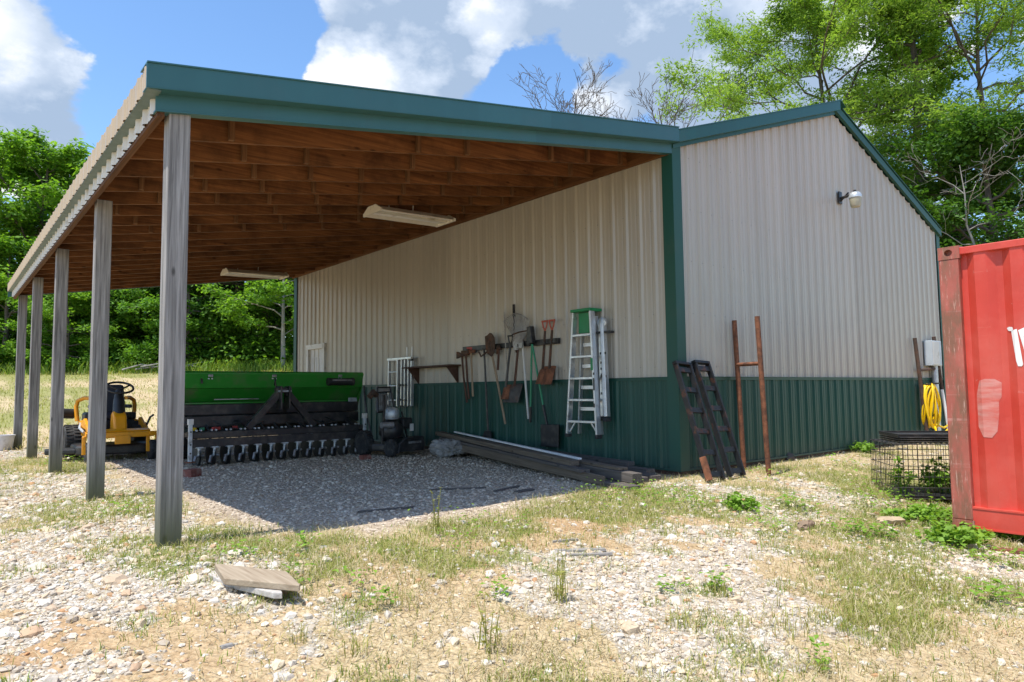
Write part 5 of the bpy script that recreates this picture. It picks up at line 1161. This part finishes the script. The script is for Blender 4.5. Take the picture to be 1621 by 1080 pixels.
B(MB().box((.26, -.50, .50), (.12, .16, .025), (R(28), 0, 0)), 'pedal', 'plastic', bev=.008)
B(MB().b2((.10, -.672, .385), (.24, -.665, .425)), 'front_decal', 'black', bev=0)
# ------------------------------------------------------------------ dark walk-behind mower by the wall
bm_ = thing('walk_behind_mower', 'dirty black walk-behind mower with a wire guard, parked against the end of the seed drill', 'mower', (-1.05, 5.15, 0), .15)
def C(mb, name, m, bev=.008, sm=False): return mb.build(name, M[m], bm_, bev, sm, local=True)
mb = MB(); mb.prism([(-.16, -.58), (.24, -.64), (.36, -.52), (.38, .05), (.28, .15), (-.30, .15), (-.34, -.10)], .08, .20, 'Z'); C(mb, 'deck', 'black', .03)
mb = MB()
for k in range(9):
    a0, a1 = k*math.pi/18+.1, (k+1)*math.pi/18+.1
    mb.bar((-.02+.36*math.sin(0)+0, -.60, 0) if False else (-.34+.34*math.cos(a0)*0+.10*k*.0, -.56+.0*k, .06), (0, 0, 0), .001, .001) if False else None
mb.path([(-.22, -.60, .06), (-.19, -.60, .20), (-.08, -.61, .285), (.12, -.62, .30), (.30, -.58, .285), (.345, -.54, .18)], .024, 8); C(mb, 'front_guard', 'plastic', 0, True)
mb = MB(); mb.prism([(-.18, .08), (.30, .08), (.33, .20), (.28, .285), (-.05, .30), (-.17, .22)], -.615, -.59, 'Y'); C(mb, 'front_skirt', 'black', .006)
C(MB().b2((-.02, -.628, .20), (.24, -.617, .235)), 'bumper_stripe', 'steel', .003)
MB().lathe([(.02, .26), (.17, .27), (.20, .32), (.20, .44), (.15, .50), (.12, .56), (.02, .58)], (-.02, -.18, .02), 'Z', 26).build('engine', M['black'], bm_, smooth=True, local=True)
MB().lathe([(.02, .0), (.10, .01), (.12, .05), (.115, .15), (.08, .19), (.02, .20)], (-.12, -.32, .58), 'Z', 20).build('air_cleaner', M['zinc'], bm_, smooth=True, local=True)
MB().path([(-.36, -.36, .50), (-.16, -.40, .50)], .05, 14).build('muffler', M['steel'], bm_, smooth=True, local=True)
C(MB().b2((.12, -.30, .42), (.34, -.02, .60)), 'fuel_tank', 'plastic', .03); C(MB().b2((.26, -.33, .38), (.33, -.31, .50)), 'label_plate', 'white_sheet', .002)
for s in (-1, 1): MB().path([(s*.22+.05, .10, .2), (s*.24+.05, .25, .62), (s*.20+.02, .34, 1.02), (s*.14+.0, .40, 1.13)], .017, 8).build('handlebar', M['black'], bm_, smooth=True, local=True)
mb = MB(); mb.path([(-.20, -.05, .70), (-.17, .0, 1.10), (.10, .0, 1.11), (.16, -.05, .72), (-.20, -.05, .70)], .020, 8)
mb.path([(-.18, .0, 1.02), (.115, 0, 1.03)], .014, 6); C(mb, 'guard_frame', 'black', 0, True)
mb = MB()
for k in range(9):
    f = k/8; mb.path([(-.17+.30*f, -.03, .75), (-.15+.25*f, 0, 1.02)], .006, 5)
C(mb, 'wire_guard', 'steel', 0); C(MB().box((-.02, .03, 1.07), (.30, .03, .10)), 'tool_box', 'tarp', .01)
C(MB().b2((-.14, .06, .72), (.10, .09, 1.0)), 'seed_bag', 'tarp', .02)
for s in (-1, 1): wheel(bm_, (s*.30, .18, .20), .20, .14, M['black'], name='wheel')
wheel(bm_, (-.28, -.50, .14), .14, .09, M['steel'], name='caster_wheel')
MB().path([(.30, -.05, .70), (.36, -.05, .5), (.48, -.02, .1)], .015, 6).build('support_leg', M['black'], bm_, smooth=True, local=True)
MB().path([(-.34, -.40, .98), (-.30, -.36, .80), (-.30, -.3, .2)], .018, 8).build('lever', M['black'], bm_, smooth=True, local=True)
MB().path([(-.40, -.1, .95), (-.32, -.1, 1.03), (-.24, -.06, .98)], .05, 10).build('hose_reel', M['dark_rust'], bm_, smooth=True, local=True)
# ------------------------------------------------------------------ trees
def tube_np(pts, rad, n, V, F):
    b = sum(len(q) for q in V); pts = np.asarray(pts, float); m = len(pts)
    t = np.gradient(pts, axis=0); t /= np.linalg.norm(t, axis=1)[:, None]+1e-9
    u = np.cross(t, [0.31, 0.17, 0.93]); u /= np.linalg.norm(u, axis=1)[:, None]+1e-9; w = np.cross(t, u)
    a = np.arange(n)*2*np.pi/n
    ring = pts[:, None]+(u[:, None]*np.cos(a)[None, :, None]+w[:, None]*np.sin(a)[None, :, None])*np.asarray(rad)[:, None, None]
    V.append(ring.reshape(-1, 3))
    i = np.arange(m-1)[:, None]*n; k = np.arange(n)[None]; k2 = (k+1) % n
    F.append((np.stack([i+k, i+k2, i+n+k2, i+n+k], 2)+b).reshape(-1, 4))
def grow(seed, height, spread, r0, n_limb, first=.22, rise=.5, sub=5, wob=.25, sub2=0, taper=.72, droop=0.0):
    """skeleton of trunk, limbs, branches; returns tube arrays and the outer points where leaves gather"""
    rg = np.random.default_rng(seed); V, F, tips = [], [], []
    k = 9; hs = np.linspace(0, 1, k); tr = np.stack([np.cumsum(rg.normal(0, wob*height*.02, k)), np.cumsum(rg.normal(0, wob*height*.02, k)), hs*height*.93], 1); tr[0, :2] = 0
    tube_np(tr, r0*(1-hs*.88), 8, V, F); tips.append((tr[-1], .6))
    for i in range(n_limb):
        f = first+(1-first)*((i+rg.random()*.8)/n_limb)*.97; base = np.array([np.interp(f, hs, tr[:, c]) for c in range(3)])
        a = i*2.399+rg.normal(0, .35); prof = math.sin(math.pi*min(1, (f-first)/(1-first)*.80+.20))**.7
        ln = spread*prof*rg.uniform(.72, 1.15); el = rise+(f-.5)*.7+rg.normal(0, .12)
        m = 7; s = np.linspace(0, 1, m); d = np.array([math.cos(a), math.sin(a), 0])
        P = base+np.outer(s*ln, d)*math.cos(el)+np.outer(s*ln*math.sin(el)-droop*ln*s*s, [0, 0, 1]); P[1:] += np.cumsum(rg.normal(0, ln*.04, (m-1, 3)), 0)
        rl = r0*.42*(1-f*.6)*(ln/spread)**.5; tube_np(P, rl*(1-s*.85), 6, V, F)
        for j in range(sub):
            g = .30+.70*(j+rg.random())/sub; b2 = np.array([np.interp(g, s, P[:, c]) for c in range(3)])
            a2 = a+rg.choice([-1, 1])*rg.uniform(.4, 1.1); l2 = ln*rg.uniform(.25, .48)*(1.15-.4*g); e2 = el*.5+rg.normal(.1, .28)
            s2 = np.linspace(0, 1, 5); Q = b2+np.outer(s2*l2, [math.cos(a2)*math.cos(e2), math.sin(a2)*math.cos(e2), math.sin(e2)]); Q[:, 2] -= droop*l2*s2*s2*.8; Q[1:] += np.cumsum(rg.normal(0, l2*.06, (4, 3)), 0)
            tube_np(Q, rl*.42*(1-s2*.8), 5, V, F)
            for q in (.4, .7, 1.0): tips.append((np.array([np.interp(q, s2, Q[:, c]) for c in range(3)]), .6+.4*q))
            for _ in range(sub2):
                q = rg.uniform(.25, 1); b3 = np.array([np.interp(q, s2, Q[:, c]) for c in range(3)]); a3 = a2+rg.normal(0, .9); l3 = l2*rg.uniform(.35, .7); e3 = e2+rg.normal(.15, .4)
                s3 = np.linspace(0, 1, 4); T = b3+np.outer(s3*l3, [math.cos(a3)*math.cos(e3), math.sin(a3)*math.cos(e3), math.sin(e3)]); T[1:] += np.cumsum(rg.normal(0, l3*.08, (3, 3)), 0)
                tube_np(T, np.maximum(rl*.2*(1-s3*.8), .010 if sub2 > 3 else .006), 4, V, F); tips.append((T[-1], .8)); tips.append((T[1], .7))
    return np.concatenate(V), np.concatenate(F), tips
def leaves(tips, seed, per, sig, size, aspect=.5, flatz=.55, updown=.5, extra=None, hang=0.0):
    rg = np.random.default_rng(seed); C_ = np.array([t[0] for t in tips]); S_ = np.array([t[1] for t in tips])
    n = len(C_)*per; c = np.repeat(C_, per, 0); s = np.repeat(S_, per)
    off = rg.normal(0, 1, (n, 3)); off /= np.linalg.norm(off, axis=1)[:, None]; off *= (rg.random(n)**.45)[:, None]
    off *= (sig*s)[:, None]*np.array([1, 1, flatz]); p = c+off; p[:, 2] -= hang*np.linalg.norm(off[:, :2], axis=1)
    nrm = rg.normal(0, updown, (n, 3)); nrm[:, 2] += 1; nrm += off*.5/(sig+1e-6); nrm /= np.linalg.norm(nrm, axis=1)[:, None]
    t = np.cross(nrm, rg.normal(size=(n, 3))); t /= np.linalg.norm(t, axis=1)[:, None]+1e-9; w = np.cross(nrm, t)
    ln = (size*rg.uniform(.6, 1.35, n))[:, None]; wd = ln*aspect
    v = np.stack([p-t*ln*.5, p+w*wd*.5-nrm*ln*.06, p+t*ln*.5, p-w*wd*.5-nrm*ln*.06], 1).reshape(-1, 3)
    return v, np.arange(n*4).reshape(-1, 4)
M['leaf_a'] = leaf_mat('bright_leaves', (.07, .18, .016), (.25, .45, .05), .52)
M['leaf_b'] = leaf_mat('mid_leaves', (.05, .145, .015), (.19, .38, .04), .48)
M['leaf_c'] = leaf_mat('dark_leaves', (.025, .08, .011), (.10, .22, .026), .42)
M['leaf_d'] = leaf_mat('locust_leaves', (.12, .24, .03), (.34, .48, .10), .55)
M['leaf_e'] = leaf_mat('vine_leaves', (.07, .16, .018), (.24, .40, .05), .5)
def make_tree(name, label, cat, loc, seed, height, spread, r0, n_limb, per, sig, size, lm, bark='bark', group=None, rz=0, **kw):
    lk = {k: kw.pop(k) for k in ('aspect', 'flatz', 'updown', 'hang') if k in kw}
    V, F, tips = grow(seed, height, spread, r0, n_limb, **kw)
    t = thing(name, label, cat, loc, rz, group)
    raw_mesh('trunk', V, F.ravel(), 4, M[bark], t, True)
    if per:
        v, f = leaves(tips, seed+1, per, sig, size, **lk); raw_mesh('crown', v, f.ravel(), 4, M[lm], t)
    return t
def copy_tree(src, label, loc, rzv, scl, lm=None):
    r = src.copy(); COL.objects.link(r); r.location = loc; r.rotation_euler = (0, 0, rzv); r.scale = scl; r['label'] = label
    for ch in src.children:
        c = ch.copy(); COL.objects.link(c); c.parent = r
        if lm and ch.name.startswith('crown'):
            c.material_slots[0].link = 'OBJECT'; c.material_slots[0].material = M[lm]
    return r
def at_px(px, D, sink=.1):
    d = view_dir(px, 578); P = CAM+d*D; return (float(P[0]), float(P[1]), float(gz(P[0], P[1]))-sink)
GRP = 'trees along the far edge of the field'
A1 = make_tree('broadleaf_tree', 'tall bright green tree rising highest behind the farthest carport post', 'tree', at_px(60, 54), 101, 19.0, 6.3, .34, 26, 42, 1.25, .40, 'leaf_a', group=GRP, first=.10, rise=.35, sub=6)
A2 = make_tree('broadleaf_tree', 'bright green tree filling the gap to the right of the farthest post', 'tree', at_px(165, 51), 102, 12.5, 5.2, .26, 24, 40, 1.1, .36, 'leaf_a', group=GRP, first=.06, rise=.25, sub=6)
A3 = make_tree('broadleaf_tree', 'darker bushy tree seen just left of the front carport post', 'tree', at_px(232, 53), 103, 13.5, 5.0, .28, 24, 40, 1.15, .36, 'leaf_b', group=GRP, first=.07, rise=.3, sub=6)
BR = make_tree('broadleaf_tree', 'pale sunlit young tree with a visible trunk beside the far corner of the barn', 'tree', at_px(447, 46), 104, 10.0, 3.6, .17, 20, 40, .85, .28, 'leaf_a', group=GRP, first=.24, rise=.4, sub=6, bark='bark_pale')
for src, lb, px, D, r_, s_, lm in (
    (A1, 'tall tree at the left edge of the picture, its crown cut by the frame', -20, 55, 1.1, (1.05, 1.05, .97), 'leaf_a'),
    (A3, 'broad tree beyond the left edge of the picture, nearest to it', -150, 54, 2.9, (1.1, 1.1, 1.1), 'leaf_b'),
    (A1, 'tall tree well beyond the left edge of the picture', -300, 55, 4.4, (1.0, 1.0, .95), 'leaf_b'),
    (A2, 'farthest tree beyond the left edge of the picture', -480, 54, .7, (1.2, 1.2, 1.25), 'leaf_a'),
    (A3, 'rounded mid green tree between the first two far posts', 5, 49, 2.2, (.85, .85, .72), 'leaf_a'),
    (A1, 'tall mid green tree whose top shows just left of the carport roof edge', 135, 57, 3.4, (.95, .95, .93), 'leaf_a'),
    (A2, 'small lime green tree low in front of the wood between two middle posts', 105, 47, 4.1, (.62, .62, .55), 'leaf_a'),
    (A1, 'dark tree behind the gap to the right of the front post', 325, 56, .4, (.95, .95, .9), 'leaf_b'),
    (A3, 'deep green tree standing in the middle of the gap over the seed drill', 375, 52, 5.2, (1, 1, .95), 'leaf_b'),
    (A2, 'dark-leaved tree behind the pale young tree by the barn', 428, 52, 1.9, (1.05, 1.05, 1.1), 'leaf_c'),  # darker leaf colour than the tree it copies
    (A2, 'green tree reaching over the seed drill, left of the dark-leaved tree', 300, 49, 2.7, (.8, .8, .8), 'leaf_b'),
    (A3, 'broad tree hidden mostly behind the barn beyond the side door', 520, 52, .9, (1.1, 1.1, 1.05), 'leaf_b'),
    (A2, 'leaning light green tree behind the second post from the front', 195, 56, 5.6, (1.1, 1.1, 1.2), 'leaf_b')):
    copy_tree(src, lb, at_px(px, D), r_, s_, lm)
# undergrowth at the foot of the wood and the mass of trees behind
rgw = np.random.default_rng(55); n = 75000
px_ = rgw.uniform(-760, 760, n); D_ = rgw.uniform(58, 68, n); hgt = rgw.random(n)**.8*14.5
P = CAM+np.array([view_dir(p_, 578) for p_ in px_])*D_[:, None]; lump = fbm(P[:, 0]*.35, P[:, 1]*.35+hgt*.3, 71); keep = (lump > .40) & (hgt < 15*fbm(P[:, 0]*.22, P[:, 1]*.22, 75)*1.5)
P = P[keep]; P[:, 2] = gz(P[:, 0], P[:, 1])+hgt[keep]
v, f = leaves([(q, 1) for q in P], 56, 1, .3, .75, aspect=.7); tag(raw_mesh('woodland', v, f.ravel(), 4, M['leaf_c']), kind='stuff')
n = 30000; px_ = rgw.uniform(-420, 640, n); D_ = rgw.normal(50.5, 1.8, n); P = CAM+np.array([view_dir(p_, 578) for p_ in px_])*D_[:, None]
lim = 3.6*fbm(P[:, 0]*.5, P[:, 1]*.5, 81)**1.5; P[:, 2] = gz(P[:, 0], P[:, 1])+rgw.random(n)*lim*1.5+.1
v, f = leaves([(q, 1) for q in P], 57, 1, .3, .34, aspect=.6); tag(raw_mesh('undergrowth', v, f.ravel(), 4, M['leaf_b']), kind='stuff')
# fallen pale branches at the wood's edge
t = MB(); r7 = random.Random(3); b0 = at_px(238, 44.5, -.15)
for i in range(7):
    q = Vector(b0)+Vector((r7.uniform(-1.6, 1.6), r7.uniform(-.4, .4), r7.uniform(0, .3))); a = r7.uniform(-.6, .6)
    t.path([q, q+Vector((math.cos(a)*1.1, math.sin(a)*.8, r7.uniform(-.1, .35))), q+Vector((math.cos(a)*2.1, math.sin(a)*1.4, r7.uniform(-.1, .5)))], [.06, .045, .02], 6)
tag(t.build('brush_pile', M['bark_pale'], None, smooth=True), 'low pile of pale fallen branches at the edge of the wood', 'brush pile')
# ------- trees behind and beside the barn
def at_D(px, py, D): P = CAM+view_dir(px, py)*D; return float(P[0]), float(P[1])
def place(px, D): x, y = at_D(px, 578, D); return (x, y, float(gz(x, y))-.1)
make_tree('locust_tree', 'airy light green locust tree spreading over the barn ridge', 'tree', place(1325, 30), 201, 18.6, 6.6, .24, 26, 52, .78, .20, 'leaf_d', first=.42, rise=.42, sub=6, sub2=3, aspect=.30, flatz=.42, updown=.55, hang=.3, droop=.12)
make_tree('locust_tree', 'pale feathery locust at the right edge of the picture above the container', 'tree', place(1575, 27), 202, 18.4, 6.8, .22, 28, 62, .84, .20, 'leaf_d', first=.45, rise=.42, sub=6, sub2=2, aspect=.30, flatz=.42, updown=.55, hang=.3, droop=.12)
make_tree('vine_covered_tree', 'tall upright tree wrapped in leafy vines behind the right slope of the barn roof', 'tree', place(1452, 28), 203, 21.0, 1.7, .30, 60, 34, .50, .16, 'leaf_e', first=.10, rise=.15, sub=4, aspect=.6, flatz=.9)
make_tree('dark_tree', 'dense dark green tree rising behind the red container', 'tree', place(1580, 24), 204, 10.6, 3.4, .26, 44, 64, .62, .17, 'leaf_c', first=.05, rise=.3, sub=6, aspect=.6, flatz=.8)
make_tree('bushy_tree', 'bright bushy growth low behind the right slope of the barn roof', 'tree', place(1478, 33), 205, 10.6, 3.4, .2, 36, 50, .75, .20, 'leaf_a', first=.05, rise=.3, sub=6, aspect=.55, flatz=.8)
make_tree('dead_tree', 'bare grey dead branches reaching left over the container corner', 'tree', place(1560, 22.5), 206, 8.6, 3.4, .09, 9, 0, 1, 1, 'leaf_c', bark='bark_pale', first=.62, rise=.25, sub=5, sub2=3, wob=.6)
make_tree('bare_tree', 'leafless tree behind the carport roof, farther from the locust', 'bare tree', place(940, 30), 207, 13.9, 4.0, .17, 22, 0, 1, 1, 'leaf_c', first=.50, rise=.75, sub=6, sub2=4, wob=.5)
make_tree('bare_tree', 'leafless tree behind the barn roof, touching the locust leaves', 'bare tree', place(1045, 30), 210, 13.4, 4.0, .17, 22, 0, 1, 1, 'leaf_c', first=.50, rise=.6, sub=6, sub2=4, wob=.6)
# leafy plants at the container and in the cage
def leafy(label, px, py, n, s, h, lf, seed, name='leafy_plant'):
    x, y, z = on_ground(px, py); r2 = np.random.default_rng(seed); t = thing(name, label, 'plant', (x, y, z)); V, F = [], []; tips = []
    for i in range(n):
        a = r2.uniform(0, 6.28); rr = s*r2.random()**.5; hh = h*r2.uniform(.45, 1.0)*(1-.4*rr/s)
        e = np.array([rr*math.cos(a), rr*math.sin(a), hh]); P = np.array([e*[.25, .25, 0], e*[.6, .6, .6], e]); tube_np(P, [.004, .003, .002], 4, V, F)
        tips += [(e, 1.0), (e*[.8, .8, .75], .9)]
    raw_mesh('stems', np.concatenate(V), np.concatenate(F).ravel(), 4, weed_m, t)
    v, f = leaves(tips, seed+1, 7, lf*1.3, lf, aspect=.72, flatz=.7); raw_mesh('leaves', v, f.ravel(), 4, weed_m, t); return t
leafy('bright green bushy weed growing at the foot of the rusty container post', 1515, 862, 46, .26, .20, .055, 301)
leafy('low leafy weed under the right edge of the container', 1590, 852, 14, .14, .10, .045, 302)
leafy('tall leafy weed growing up inside the right end of the wire cage', 1492, 790, 34, .22, .52, .06, 303)
leafy('spreading weed in front of the wire cage', 1460, 822, 50, .36, .12, .05, 304)
leafy('leafy sprig growing out of the top left of the wire cage', 1428, 788, 14, .12, .56, .05, 305)
leafy('clump of green weed in the gravel in front of the ramps', 1172, 808, 24, .14, .16, .045, 306)
leafy('low bright weed at the foot of the gable near the meter box', 1365, 716, 20, .25, .18, .06, 307)
def stalk(label, px, py, n, h, seed):
    x, y, z = on_ground(px, py); r2 = np.random.default_rng(seed); t = thing('weed_stalk', label, 'weed', (x, y, z)); V, F, tips = [], [], []
    for i in range(n):
        a = r2.uniform(0, 6.28); ln = h*r2.uniform(.6, 1); lean = r2.uniform(.05, .3); b = r2.normal(0, .02, 2)
        P = np.array([[b[0], b[1], 0], [b[0]+math.cos(a)*lean*ln*.4, b[1]+math.sin(a)*lean*ln*.4, ln*.55], [b[0]+math.cos(a)*lean*ln, b[1]+math.sin(a)*lean*ln, ln]]); tube_np(P, [.0035, .0028, .0015], 4, V, F); tips += [(P[1], .8), (P[2], .6), (P[1]*.5, .8)]
    raw_mesh('stems', np.concatenate(V), np.concatenate(F).ravel(), 4, olive_m, t)
    v, f = leaves(tips, seed+1, 3, .03, .035, aspect=.3, flatz=1); raw_mesh('leaves', v, f.ravel(), 4, olive_m, t)
stalk('tall thin weed stalk standing at the edge of the carport shade', 689, 850, 4, .36, 401)
stalk('tall dry weed stalk standing in the pale gravel in the middle of the yard', 886, 955, 6, .34, 402)
stalk('thin weed stalk near the bottom edge of the yard', 772, 1035, 5, .26, 403)
